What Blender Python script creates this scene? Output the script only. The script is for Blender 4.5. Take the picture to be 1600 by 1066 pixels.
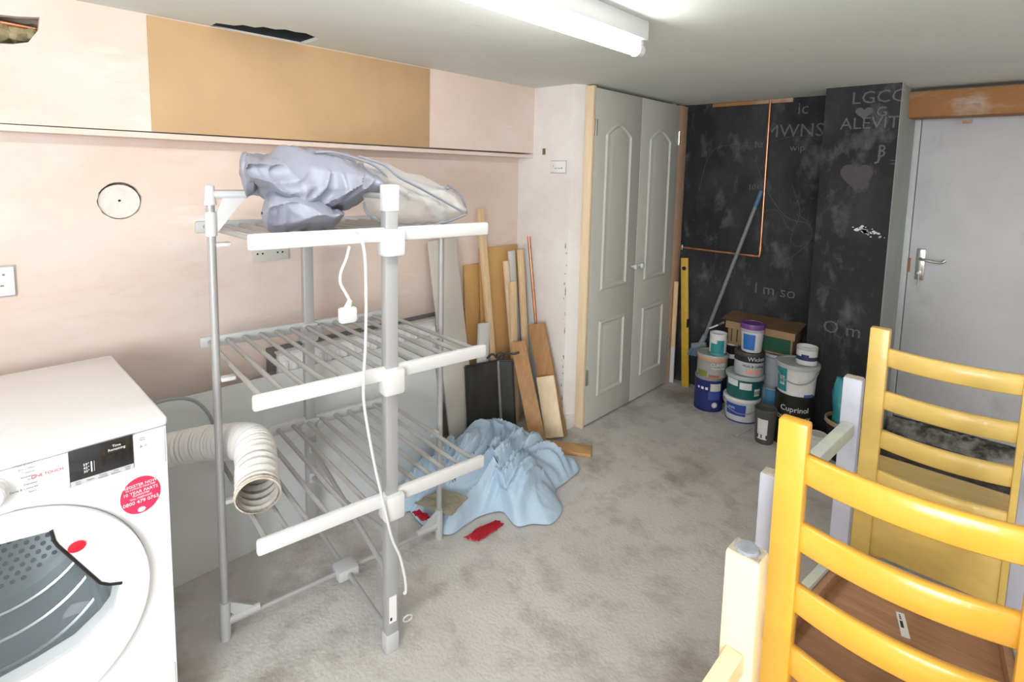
import bpy, bmesh, math, random
from mathutils import Vector, Matrix, noise
random.seed(7)
V = Vector
for o in list(bpy.data.objects): bpy.data.objects.remove(o)
scene = bpy.context.scene
C = scene.collection

# ------------------------------------------------------------------ camera
F_PX, PX, PY, CAM_H = 852.0, 800.0, 360.0, 1.47
def _cam():
    d1 = V((1616-PX, 288-PY, F_PX)).normalized()
    up = V((1, .0216, 0)).cross(d1).normalized()
    if up.y > 0: up = -up
    d2 = d1.cross(up)
    if d2.x < 0: d2 = -d2
    return Matrix((d2, d1, up))
RW = _cam()
cam_d = bpy.data.cameras.new('camera'); cam = bpy.data.objects.new('camera', cam_d); C.objects.link(cam)
cam_d.sensor_fit = 'HORIZONTAL'; cam_d.sensor_width = 36; cam_d.lens = F_PX*36/1600
cam_d.shift_y = -(533-PY)/1600; cam_d.clip_start = .02
M4 = (RW @ Matrix(((1,0,0),(0,-1,0),(0,0,-1)))).to_4x4(); M4.translation = (0,0,CAM_H)
cam.matrix_world = M4
scene.camera = cam
scene.view_settings.view_transform = 'Standard'
scene.view_settings.look = 'None'
scene.view_settings.gamma = 1
scene.view_settings.use_curve_mapping = False
scene.view_settings.exposure = 0.0

# ------------------------------------------------------------------ world + added frontal fill from an unseen opening behind
w = bpy.data.worlds.new('world'); scene.world = w; w.use_nodes = True
w.node_tree.nodes['Background'].inputs[0].default_value = (.85,.92,1,1)
w.node_tree.nodes['Background'].inputs[1].default_value = 1.0
def area(name, loc, target, sx, sy, power, col):
    l = bpy.data.lights.new(name, 'AREA'); l.shape = 'RECTANGLE'; l.size = sx; l.size_y = sy
    l.energy = power; l.color = col
    o = bpy.data.objects.new(name, l); C.objects.link(o); o.location = loc
    o.rotation_euler = (V(target)-V(loc)).to_track_quat('-Z','Y').to_euler()
    return o
area('added_front_fill', (.55,-1.52,1.35), (-.55,1.4,.95), 1.5, .95, 88, (.97,.985,1))  # fill light added behind the camera for soft frontal brightness

def ray(x, y): return RW @ V((x-PX, y-PY, F_PX))
def at(x, y, axis, val):                      # pixel -> point on an axis plane
    r = ray(x, y); o = V((0,0,CAM_H)); return o + r*((val-o[axis])/r[axis])
def fl(x, y, z=0.0): return at(x, y, 2, z)

# ------------------------------------------------------------------ materials
MATS = {}
def mat(name, col, rough=.6, metal=0, var=.0, scale=6, col2=None, bump=0, bscale=40, stretch=(1,1,1),
        spec=.5, emit=0, alpha=1, trans=0, coat=0, detail=6, contrast=(.35,.65)):
    if name in MATS: return MATS[name]
    m = bpy.data.materials.new(name); m.use_nodes = True; MATS[name] = m
    nt = m.node_tree; b = nt.nodes['Principled BSDF']
    c4 = (*col, 1)
    b.inputs['Base Color'].default_value = c4; b.inputs['Roughness'].default_value = rough
    b.inputs['Metallic'].default_value = metal; b.inputs['Specular IOR Level'].default_value = spec
    b.inputs['Alpha'].default_value = alpha; b.inputs['Transmission Weight'].default_value = trans
    b.inputs['Coat Weight'].default_value = coat
    if emit:
        b.inputs['Emission Color'].default_value = c4; b.inputs['Emission Strength'].default_value = emit
    if var or bump:
        tc = nt.nodes.new('ShaderNodeTexCoord'); mp = nt.nodes.new('ShaderNodeMapping')
        mp.inputs['Scale'].default_value = stretch
        nt.links.new(tc.outputs['Object'], mp.inputs[0])
    if var:
        n = nt.nodes.new('ShaderNodeTexNoise'); n.inputs['Scale'].default_value = scale
        n.inputs['Detail'].default_value = detail; n.inputs['Roughness'].default_value = .62
        nt.links.new(mp.outputs[0], n.inputs[0])
        r = nt.nodes.new('ShaderNodeValToRGB'); r.color_ramp.elements[0].position = contrast[0]; r.color_ramp.elements[1].position = contrast[1]
        c2 = col2 or tuple(v*(1-var) for v in col)
        r.color_ramp.elements[0].color = (*c2, 1); r.color_ramp.elements[1].color = c4
        nt.links.new(n.outputs[0], r.inputs[0]); nt.links.new(r.outputs[0], b.inputs['Base Color'])
    if bump:
        n2 = nt.nodes.new('ShaderNodeTexNoise'); n2.inputs['Scale'].default_value = bscale; n2.inputs['Detail'].default_value = 5
        nt.links.new(mp.outputs[0], n2.inputs[0])
        bp = nt.nodes.new('ShaderNodeBump'); bp.inputs['Strength'].default_value = bump; bp.inputs['Distance'].default_value = .01
        nt.links.new(n2.outputs[0], bp.inputs['Height']); nt.links.new(bp.outputs[0], b.inputs['Normal'])
    return m
def layered(name, base, layers, rough=.8, bump=.15, bscale=60):
    """base colour + list of (colour, noise scale, lo, hi, stretch, seed) patches"""
    m = bpy.data.materials.new(name); m.use_nodes = True; MATS[name] = m
    nt = m.node_tree; b = nt.nodes['Principled BSDF']; b.inputs['Roughness'].default_value = rough
    tc = nt.nodes.new('ShaderNodeTexCoord')
    prev = None
    for col, sc, lo, hi, st, seed in layers:
        mp = nt.nodes.new('ShaderNodeMapping'); mp.inputs['Scale'].default_value = st; mp.inputs['Location'].default_value = (seed*3.1, seed*1.7, seed*2.3)
        nt.links.new(tc.outputs['Object'], mp.inputs[0])
        n = nt.nodes.new('ShaderNodeTexNoise'); n.inputs['Scale'].default_value = sc; n.inputs['Detail'].default_value = 8; n.inputs['Roughness'].default_value = .65
        nt.links.new(mp.outputs[0], n.inputs[0])
        r = nt.nodes.new('ShaderNodeMapRange'); r.inputs[1].default_value = lo; r.inputs[2].default_value = hi
        nt.links.new(n.outputs[0], r.inputs[0])
        mx = nt.nodes.new('ShaderNodeMix'); mx.data_type = 'RGBA'
        nt.links.new(r.outputs[0], mx.inputs[0])
        if prev is None: mx.inputs[6].default_value = (*base, 1)
        else: nt.links.new(prev, mx.inputs[6])
        mx.inputs[7].default_value = (*col, 1); prev = mx.outputs[2]
    nt.links.new(prev, b.inputs['Base Color'])
    if bump:
        n2 = nt.nodes.new('ShaderNodeTexNoise'); n2.inputs['Scale'].default_value = bscale; n2.inputs['Detail'].default_value = 6
        nt.links.new(tc.outputs['Object'], n2.inputs[0])
        bp = nt.nodes.new('ShaderNodeBump'); bp.inputs['Strength'].default_value = bump; bp.inputs['Distance'].default_value = .01
        nt.links.new(n2.outputs[0], bp.inputs['Height']); nt.links.new(bp.outputs[0], b.inputs['Normal'])
    return m
O1 = (1,1,1)
plaster = layered('pink_plaster', (.76,.61,.53), [((.80,.69,.63), 1.6, .42,.62, (1,1,1.6), 1), ((.70,.52,.42), 2.6, .58,.78, (1,.5,2), 2), ((.84,.77,.73), 3.5, .6,.74, (1,.6,2.2), 3), ((.66,.50,.40), 9, .66,.8, (1,.4,1.5), 4)], .85, .06, 30)
white_plaster = layered('white_plaster', (.78,.73,.71), [((.84,.82,.81), 2.5, .4,.6, O1, 5), ((.62,.56,.52), 7, .66,.8, (1,1,.5), 6)], .85, .08, 40)
ceil_m = layered('ceiling_paint', (.70,.745,.71), [((.75,.785,.755), 1.8, .4,.65, O1, 1), ((.64,.63,.50), 3.2, .66,.82, O1, 8), ((.62,.655,.63), 6, .62,.8, (3,1,1), 9)], .8, .05, 25)
floor_m = layered('concrete', (.52,.50,.475), [((.60,.585,.56), 1.7, .38,.62, O1, 1), ((.30,.265,.23), 2.1, .55,.70, O1, 2), ((.39,.365,.335), 9, .5,.72, O1, 3), ((.66,.65,.63), 14, .68,.76, O1, 4), ((.22,.20,.18), 38, .70,.78, O1, 5), ((.80,.79,.77), 60, .73,.77, O1, 6)], .82, .35, 90)
chalk_m = layered('chalkboard', (.010,.010,.012), [((.045,.045,.05), 2.0, .45,.72, (1.3,1,.8), 1), ((.17,.17,.18), 3.6, .55,.82, (1.6,1,1), 2), ((.10,.10,.11), 6, .58,.85, (2.6,1,.7), 6), ((.20,.20,.21), 16, .66,.9, (.6,1,3), 3)], .75, .05, 60)
green_grey = mat('grey_green_paint', (.42,.46,.43), .7, var=.12, scale=5, bump=.05)
door_white = layered('scuffed_white', (.60,.60,.62), [((.67,.67,.69), 2, .4,.6, O1, 1), ((.47,.46,.44), 5, .62,.82, (1,1,.6), 2), ((.34,.32,.28), 22, .74,.8, O1, 3)], .6, .03, 40)
closet_m = mat('closet_paint', (.60,.61,.56), .5, var=.05, scale=14, stretch=(6,6,.6), bump=.12, bscale=60)
def wood(name, c1, c2, st=(1,1,12), scale=4, rough=.6, bump=.05, coat=0):
    return mat(name, c1, rough, var=1, scale=scale, col2=c2, stretch=st, bump=bump, bscale=20, coat=coat, contrast=(.3,.7))
pine = wood('pine', (.83,.64,.40), (.70,.48,.26), (14,14,1))
pine_pale = wood('pale_pine', (.86,.71,.51), (.78,.60,.39), (14,14,1))
oak = wood('brown_board', (.50,.28,.12), (.36,.18,.07), (10,10,1))
rough_beam = layered('rotten_beam', (.36,.17,.06), [((.50,.42,.37), 2.2, .50,.66, (1,1,2), 3), ((.14,.06,.03), 4, .56,.75, (1,1,2.5), 2)], .8, .3, 30)
mdf = mat('hardboard', (.55,.365,.195), .7, var=.10, scale=3, bump=.02)
mdf2 = mat('tan_fibreboard', (.62,.36,.14), .75, var=.12, scale=4)
beige_b = mat('beige_board', (.62,.59,.52), .6, var=.04, scale=4)
white_pl = mat('white_plastic', (.68,.685,.69), .35)
white_gl = mat('white_enamel', (.84,.85,.87), .18, coat=.3)
grey_pl = mat('grey_plastic', (.52,.53,.54), .4)
alu = mat('silver_paint', (.46,.465,.47), .35, metal=.35)
alu_post = mat('brushed_post', (.44,.45,.46), .38, metal=.3)
rung_m = mat('rung_grey', (.42,.42,.41), .4, metal=.2)
copper = mat('copper', (.72,.34,.20), .3, metal=.9, var=.3, scale=12)
black_pl = mat('black_plastic', (.015,.015,.017), .3)
black_iron = mat('black_iron', (.02,.02,.022), .5)
mesh_blk = mat('black_mesh', (.035,.035,.034), .55, var=.5, scale=5, stretch=(1,4,1))
chrome = mat('chrome', (.7,.7,.7), .2, metal=1)
panel_w = layered('marked_panel', (.66,.69,.70), [((.70,.725,.735), 2, .4,.6, O1, 1), ((.50,.51,.50), 14, .70,.78, (1,1,3), 2)], .5, .02, 30)
fabric = mat('grey_nylon', (.27,.285,.35), .42, var=.06, scale=3, bump=.05, bscale=30)
fabric_d = mat('grey_piping', (.22,.23,.28), .6)
sheet_m = layered('pale_blue_cotton', (.42,.56,.70), [((.48,.61,.73), 2.5, .4,.6, O1, 1), ((.37,.50,.64), 5, .55,.7, O1, 2), ((.80,.83,.86), 13, .645,.67, (1,1.8,1), 3)], .9, .15, 120)
canvas = mat('beige_canvas', (.52,.48,.37), .9, var=.2, scale=8, bump=.1, bscale=120)
red_c = layered('red_cotton', (.66,.03,.05), [((.85,.7,.66), 7, .62,.66, (1,.3,1), 1)], .85, .1, 80)
yel_a = mat('amber_varnish', (.88,.46,.055), .28, var=.14, scale=5, stretch=(1,5,2), coat=.3)
yel_b = mat('pale_yellow_varnish', (.84,.58,.16), .35, var=.16, scale=5, stretch=(1,5,2), coat=.15)
cream = mat('overlit_yellow_varnish', (.90,.74,.46), .35, var=.10, scale=4, stretch=(2,2,1))  # yellow varnish, with flash overexposure put into the paler colour
lav = mat('lavender_paint', (.47,.485,.56), .5, var=.08, scale=9, bump=.1)
sage = mat('pale_green_paint', (.62,.66,.50), .5, var=.15, scale=12, col2=(.52,.55,.55))
seat_br = mat('brown_underside', (.45,.24,.13), .55, var=1, scale=5, col2=(.31,.15,.075), stretch=(1.2,16,4), contrast=(.3,.7))
felt = mat('grey_felt', (.33,.35,.39), .9, var=.35, scale=60)
raw_end = mat('worn_end_grain', (.55,.47,.38), .9, var=.4, scale=80)
paper = mat('white_paper', (.80,.80,.78), .6)
ink = mat('black_ink', (.02,.02,.02), .6)
cavity = mat('void_shade', (.02,.016,.012), .95)  # near-black colour stands in for the shade inside holes, gaps and cavities

# ------------------------------------------------------------------ mesh helpers
def tag(o, label, cat, group=None, kind=None):
    if label: o['label'] = label
    if cat: o['category'] = cat
    if group: o['group'] = group
    if kind: o['kind'] = kind
    return o
def thing(name, loc, label, cat, group=None, rz=0):
    o = bpy.data.objects.new(name, None); C.objects.link(o); o.location = loc; o.rotation_euler = (0,0,rz)
    o.empty_display_size = .05
    bpy.context.view_layer.update()
    return tag(o, label, cat, group)
class MB:
    def __init__(s): s.bm = bmesh.new()
    def _add(s, verts, faces):
        vs = [s.bm.verts.new(v) for v in verts]
        out = []
        for f in faces:
            try: out.append(s.bm.faces.new([vs[i] for i in f]))
            except ValueError: pass
        return out
    def box(s, a, b, bev=0, M=None, seg=2):
        a, b = V(a), V(b)
        lo = V((min(a.x,b.x),min(a.y,b.y),min(a.z,b.z))); hi = V((max(a.x,b.x),max(a.y,b.y),max(a.z,b.z)))
        t = bmesh.new(); bmesh.ops.create_cube(t, size=1)
        for v in t.verts: v.co = V((lo[i]+(v.co[i]+.5)*(hi[i]-lo[i]) for i in range(3)))
        if bev: bmesh.ops.bevel(t, geom=list(t.edges), offset=bev, segments=seg, profile=.5, affect='EDGES')
        if M is not None: t.transform(M)
        s.merge(t); return s
    def merge(s, t):
        t.verts.index_update()
        vs = [s.bm.verts.new(v.co) for v in t.verts]
        for f in t.faces:
            try: s.bm.faces.new([vs[v.index] for v in f.verts])
            except ValueError: pass
        t.free()
    def beam(s, p, q, w, h, side=None, bev=0):
        """rectangular bar from p to q; w along 'side', h along the other normal"""
        p, q = V(p), V(q); d = (q-p); L = d.length; d.normalize()
        sd = V(side) if side is not None else (V((0,0,1)) if abs(d.z) < .9 else V((1,0,0)))
        sd = (sd - d*sd.dot(d)).normalized(); n = d.cross(sd)
        M = Matrix(((sd.x,n.x,d.x,p.x),(sd.y,n.y,d.y,p.y),(sd.z,n.z,d.z,p.z),(0,0,0,1)))
        return s.box((-w/2,-h/2,0),(w/2,h/2,L),bev,M)
    def cyl(s, p, q, r, r2=None, n=16, cap=True):
        return s.tube([p, q], [r, r if r2 is None else r2], n, cap)
    def tube(s, pts, r, n=10, cap=True):
        pts = [V(p) for p in pts]; k = len(pts)
        rs = r if isinstance(r, (list, tuple)) else [r]*k
        rings = []; prev = None
        for i, p in enumerate(pts):
            d = (pts[min(i+1,k-1)]-pts[max(i-1,0)])
            d = d.normalized() if d.length > 1e-9 else V((0,0,1))
            if prev is None:
                a = V((0,0,1)) if abs(d.z) < .9 else V((1,0,0)); a = (a-d*a.dot(d)).normalized()
            else:
                a = prev-d*prev.dot(d); a.normalize()
            prev = a; b = d.cross(a)
            rings.append([s.bm.verts.new(p+(a*math.cos(2*math.pi*j/n)+b*math.sin(2*math.pi*j/n))*rs[i]) for j in range(n)])
        for i in range(k-1):
            for j in range(n):
                s.bm.faces.new((rings[i][j], rings[i][(j+1)%n], rings[i+1][(j+1)%n], rings[i+1][j]))
        if cap: s.bm.faces.new(rings[0][::-1]); s.bm.faces.new(rings[-1])
        return s
    def lathe(s, prof, c=(0,0,0), n=32, M=None, cap=True):
        c = V(c); rings = []
        for r, z in prof:
            ring = []
            for j in range(n):
                p = V((math.cos(2*math.pi*j/n)*r, math.sin(2*math.pi*j/n)*r, z))
                ring.append(s.bm.verts.new((M @ p if M is not None else p)+c))
            rings.append(ring)
        for i in range(len(rings)-1):
            for j in range(n):
                s.bm.faces.new((rings[i][j], rings[i][(j+1)%n], rings[i+1][(j+1)%n], rings[i+1][j]))
        if cap and prof[0][0] > 1e-6: s.bm.faces.new(rings[0][::-1])
        if cap and prof[-1][0] > 1e-6: s.bm.faces.new(rings[-1])
        return s
    def prism(s, poly, axis, a, b, holes=()):
        """2D polygon (other two axes in order) extruded along axis from a to b, with holes"""
        def P(q, t):
            l = list(q); l.insert(axis, t); return V(l)
        t = bmesh.new(); loops = []
        for lp in [poly]+list(holes):
            vs = [t.verts.new(P(q, a)) for q in lp]
            es = [t.edges.new((vs[i], vs[(i+1)%len(vs)])) for i in range(len(vs))]
            loops.append(es)
        bmesh.ops.triangle_fill(t, use_beauty=True, edges=list(t.edges), use_dissolve=False)
        ret = bmesh.ops.extrude_face_region(t, geom=list(t.faces))
        d = P((0,0), b)-P((0,0), a)
        bmesh.ops.translate(t, vec=d, verts=[g for g in ret['geom'] if isinstance(g, bmesh.types.BMVert)])
        bmesh.ops.recalc_face_normals(t, faces=list(t.faces))
        s.merge(t); return s
    def grid(s, fn, nu, nv, closed_u=False, closed_v=False):
        vs = [[s.bm.verts.new(fn(i/(nu-(0 if closed_u else 1)), j/(nv-(0 if closed_v else 1)))) for j in range(nv)] for i in range(nu)]
        for i in range(nu if closed_u else nu-1):
            for j in range(nv if closed_v else nv-1):
                s.bm.faces.new((vs[i][j], vs[(i+1)%nu][j], vs[(i+1)%nu][(j+1)%nv], vs[i][(j+1)%nv]))
        return s
    def build(s, name, m, parent=None, smooth=35, recalc=True):
        if recalc: bmesh.ops.recalc_face_normals(s.bm, faces=list(s.bm.faces))
        me = bpy.data.meshes.new(name)
        if parent is None:
            xs = [v.co for v in s.bm.verts]
            c = V(((min(v.x for v in xs)+max(v.x for v in xs))/2, (min(v.y for v in xs)+max(v.y for v in xs))/2, min(v.z for v in xs)))
            bmesh.ops.translate(s.bm, vec=-c, verts=list(s.bm.verts))
        else:
            inv = parent.matrix_world.inverted() if not getattr(s, 'local', False) else Matrix()
            s.bm.transform(inv)
        s.bm.to_mesh(me); s.bm.free()
        me.materials.append(m)
        if smooth:
            for p in me.polygons: p.use_smooth = True
            me.set_sharp_from_angle(angle=math.radians(smooth))
        o = bpy.data.objects.new(name, me); C.objects.link(o)
        if parent is None: o.location = c
        else: o.parent = parent
        bpy.context.view_layer.update()
        return o
def struct(o): o['kind'] = 'structure'; return o
def text(name, body, size, M, m, parent, bend=None, ext=.0004, align='CENTER', sx=1):
    cu = bpy.data.curves.new(name, 'FONT'); cu.body = body; cu.size = size; cu.align_x = align; cu.align_y = 'CENTER'; cu.extrude = ext; cu.resolution_u = 2
    o = bpy.data.objects.new(name, cu); C.objects.link(o); bpy.context.view_layer.update()
    me = bpy.data.meshes.new_from_object(o.evaluated_get(bpy.context.evaluated_depsgraph_get()))
    bpy.data.objects.remove(o); bpy.data.curves.remove(cu)
    b = MB(); b.bm.from_mesh(me); bpy.data.meshes.remove(me)
    for v in b.bm.verts: v.co.x *= sx
    if bend:
        for v in b.bm.verts:
            a = v.co.x/bend; v.co = V((math.sin(a)*(bend+v.co.z), v.co.y, math.cos(a)*(bend+v.co.z)-bend))
    b.bm.transform(M)
    return b.build(name, m, parent, smooth=0, recalc=False)
def frame(o, xdir, ydir):
    x = V(xdir).normalized(); y = V(ydir); y = (y-x*y.dot(x)).normalized(); z = x.cross(y)
    return Matrix(((x.x,y.x,z.x,o[0]),(x.y,y.y,z.y,o[1]),(x.z,y.z,z.z,o[2]),(0,0,0,1)))
def spline(pts, n=8):
    pts = [V(p) for p in pts]; out = []
    for i in range(len(pts)-1):
        p0 = pts[max(i-1,0)]; p1 = pts[i]; p2 = pts[i+1]; p3 = pts[min(i+2,len(pts)-1)]
        for k in range(n):
            t = k/n
            out.append(.5*((2*p1)+(p2-p0)*t+(2*p0-5*p1+4*p2-p3)*t*t+(-p0+3*p1-3*p2+p3)*t**3))
    out.append(pts[-1]); return out
def lerp_tab(tab, x):
    if x <= tab[0][0]: return tab[0][1]
    for (a, va), (b, vb) in zip(tab, tab[1:]):
        if x <= b: return va+(vb-va)*(x-a)/(b-a)
    return tab[-1][1]

# ------------------------------------------------------------------ room shell
XW, XB, YP, YB, YC, ZC = -2.265, -2.15, 2.43, 3.62, 3.35, 1.962
struct(MB().box((-2.6,-1.7,-.12),(1.7,4.1,0)).build('floor', floor_m))
hole = [at(x,y,2,ZC) for x,y in [(338,36),(352,38),(366,40),(380,39),(398,43),(412,42),(430,46),(446,46),(462,50),(478,52),(490,57),(499,61)]]
hp = [(p.x,p.y) for p in hole]; hp = hp+[(XB-.03, hp[-1][1]), (XB-.03, hp[0][1])]
ce = struct(MB().prism([(-2.6,-1.7),(1.7,-1.7),(1.7,4.1),(-2.6,4.1)], 2, ZC, ZC+.012, [hp]).build('ceiling', ceil_m, smooth=0))
struct(MB().box((-2.6,-1.7,ZC+.1),(1.7,4.1,ZC+.14)).build('ceiling_deck', cavity))
cy, cz = .427, 1.346
circ = [(cy+.064*math.cos(a*math.pi/14)*(1+.03*math.sin(a*2.3)), cz+.064*math.sin(a*math.pi/14)) for a in range(28)]
wl = struct(MB().prism([(-1.7,0),(YP,0),(YP,ZC),(-1.7,ZC)], 0, XW, XW-.1, [circ]).build('wall_left', plaster, smooth=0))
wf = MB(); wf.prism([(cy+.060*math.cos(a*math.pi/14), cz+.058*math.sin(a*math.pi/14)-.003) for a in range(28)], 0, XW-.012, XW-.05)
wfo = wf.build('vent_filler', mat('filler_white', (.78,.75,.70), .9, var=.08, scale=30, bump=.2), wl)
MB().cyl((XW-.0125,cy,cz),(XW-.010,cy,cz),.004,n=8).build('screw_hole', cavity, wl)
MB().prism([(cy+.07*math.cos(a*math.pi/14)*(1+.05*math.sin(a*1.9)), cz+.07*math.sin(a*math.pi/14)*(1+.04*math.cos(a*3))) for a in range(28)], 0, XW-.1, XW-.06).build('hole_back', mat('plaster_edge', (.62,.52,.44), .95), wl)
hl = [at(x,y,0,XB) for x,y in [(-40,18),(0,23),(30,26),(62,27),(60,47),(44,66),(20,69),(-40,66)]]
bx = struct(MB().prism([(-1.7,1.575),(YP,1.588),(YP,ZC),(-1.7,ZC)], 0, XB, XB-.03, [[(p.y,p.z) for p in hl]]).build('wall_boxing', plaster, smooth=0))
MB().box((XW,-1.7,1.56),(XB-.002,YP,1.578)).build('boxing_underside', plaster, bx)
ins = MB()
for k in range(7):
    c = hl[1]+V((-.075-.015*random.random(), -.10+.035*k, -.02-.03*random.random()))
    ins.lathe([(0,-.03),(.025,-.018),(.033,0),(.024,.02),(0,.03)], c, 10)
for v in ins.bm.verts: v.co += V((noise.noise(v.co*40), noise.noise(v.co*40+V((5,0,0))), noise.noise(v.co*40+V((0,7,0)))))*.012
ins.build('mineral_wool', mat('mineral_wool', (.50,.42,.24), .95, var=.5, scale=40), bx)
MB().cyl(hl[1]+V((-.055,-.2,.0)), hl[3]+V((-.055,.1,-.03)), .008).build('hidden_pipe', copper, bx)
struct(MB().prism([(-2.5,YP),(-1.87,YP),(-1.832,2.488),(-1.832,2.62),(-2.5,2.62)], 2, 0, ZC).build('wall_pillar', white_plaster))
struct(MB().box((-2.5,2.62,0),(-2.4,YB,ZC)).build('wall_closet', cavity))
struct(MB().box((-2.5,YB,0),(-.84,YB+.1,ZC)).build('wall_back', chalk_m))
ch = struct(MB().box((-.858,YC,0),(-.519,YB+.25,ZC)).build('wall_chimney', chalk_m))
MB().box((-.519,YC+.004,0),(-.5165,YB+.25,ZC)).build('chimney_side', green_grey, ch)
struct(MB().box((-.52,3.9,0),(1.7,4.0,ZC)).build('wall_doorway', green_grey))
struct(MB().box((.30,3.6,0),(1.7,3.7,ZC)).build('wall_front', plaster))
struct(MB().box((1.6,-1.7,0),(1.7,3.7,ZC)).build('wall_right', white_plaster))
wr = MB(); wr.prism([(-2.6,0),(1.7,0),(1.7,ZC),(-2.6,ZC)], 1, -1.7, -1.6, [[(-.25,.85),(1.35,.85),(1.35,1.85),(-.25,1.85)]])
struct(wr.build('wall_rear', white_plaster, smooth=0))
wn = thing('added_window_1', (.55,-1.65,.85), 'added white framed window for the fill light in the unseen rear wall', None); wn['kind'] = 'structure'  # unseen window, added only to house the fill light
fb = MB(); 
for a, b in [((-.25,-1.68,.85),(-.2,-1.62,1.85)),((1.3,-1.68,.85),(1.35,-1.62,1.85)),((-.25,-1.68,.85),(1.35,-1.62,.9)),((-.25,-1.68,1.8),(1.35,-1.62,1.85)),((.525,-1.68,.9),(.575,-1.62,1.8))]: fb.box(a,b)
fb.build('added_window_frame', white_pl, wn)
struct(MB().box((-2.265,2.62,0),(-2.25,YB,ZC)).build('wall_cupboard_back', cavity))  # coloured near-black so the gap above the doors reads as shade

ck = MB()
for k in range(24):
    z = .12+.95*random.random(); x = -1.874+random.uniform(-.016,.002); L = .004+.045*random.random()**2
    ck.prism([(x-.002,z),(x+.003,z+L*.3),(x+.0015,z+L),(x-.003,z+L*.6)], 1, YP-.0012, YP+.003)
ck.build('plaster_cracks', mat('crack_dark',(.27,.25,.23),.9), bpy.data.objects['wall_pillar'])
# lintel, trims
struct(MB().box((-.517,3.57,1.806),(.6,3.72,1.94),.004).build('trim_1', rough_beam))
tb = MB()
for k in range(14):
    x = -.5+.06*k; tb.box((x,3.566,1.806+.01*random.random()),(x+.05+.03*random.random(),3.58,1.812+.012*random.random()))
tb.box(at(1504,186,1,3.575), at(1518,192,1,3.575)+V((0,.02,0)))
tb.build('splinters', rough_beam, bpy.data.objects['trim_1'])
for a,b,m,n in [((-1.829,2.489,0),(-1.774,2.514,1.955),pine_pale,'trim_2'),((-1.83,3.492,0),(-1.779,3.617,1.95),mat('pinkish_ply',(.62,.40,.27),.75,var=.15,scale=5),'trim_3'),
                ((-1.88,2.53,1.945),(-1.82,3.46,1.958),pine,'trim_4'),((-1.85,3.44,1.90),(-1.80,3.49,1.957),pine,'trim_5'),((-1.60,3.60,1.935),(-1.1,3.62,1.96),rough_beam,'trim_6'),((-1.875,2.41,0),(-1.825,2.50,.075),white_plaster,'baseboard_left')]:
    struct(MB().box(a,b,.003).build(n, m))

# grey outer door
d3 = thing('door_3', (-.1,3.86,.08), 'scuffed white flat door under a rotten lintel', None); d3['kind'] = 'structure'
MB().box((-.486,3.845,.085),(.28,3.885,1.84),.003).build('door_leaf', door_white, d3)
MB().box((-.517,3.83,.0),(-.489,3.9,1.84),.002).build('door_frame', door_white, d3)
MB().box((-.4895,3.86,.085),(-.4855,3.9,1.84)).build('door_gap', cavity, d3)
lp = at(1438,413,1,3.843)
MB().box(lp+V((-.022,-.008,-.09)), lp+V((.022,.002,.09)),.006).build('lock_plate', chrome, d3)
h0 = lp+V((0,-.01,.035))
MB().tube(spline([h0, h0+V((0,-.04,0)), h0+V((.03,-.05,-.002)), h0+V((.09,-.048,-.008)), h0+V((.115,-.045,.006))]), .009).build('lever_handle', chrome, d3)
MB().cyl(lp+V((0,-.002,-.05)), lp+V((0,-.016,-.05)), .01).box(lp+V((-.002,-.035,-.055)), lp+V((.002,-.012,-.045))).tube([lp+V((0,-.03,-.05)), lp+V((.002,-.03,-.09)), lp+V((.0,-.03,-.125))], .004).build('key', chrome, d3)
MB().box(lp+V((-.062,-.012,-.05)), lp+V((-.046,.0,.03))).build('strike_plate', rough_beam, d3)
tm = MB()
tm.grid(lambda u, v: V((-.5+u*.95, 3.74+v*.11, .0+(.075+.02*noise.noise(V((u*30,v*3,0))))*min(1, v*2.2+.05*noise.noise(V((u*50,v*9,3)))))), 90, 12)
struct(tm.build('trim_7', layered('crumbling_render', (.40,.38,.35), [((.07,.06,.05), 9, .42,.6, O1, 1)], .95, .6, 60)))
dm = MB()
dm.grid(lambda u, v: V((-.515+u*1.0, 3.42+v*.36, .002+.022*math.sin(math.pi*v)*(.6+.6*noise.noise(V((u*12,v*6,0)))))), 60, 26)
tag(dm.build('soil_strip', layered('dark_soil', (.09,.07,.055), [((.20,.17,.14), 6, .5,.7, O1, 1), ((.03,.025,.02), 20, .5,.7, O1, 2)], .98, .8, 50)), 'dark crumbled soil along the foot of the scuffed door', 'soil', kind='stuff')

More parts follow.
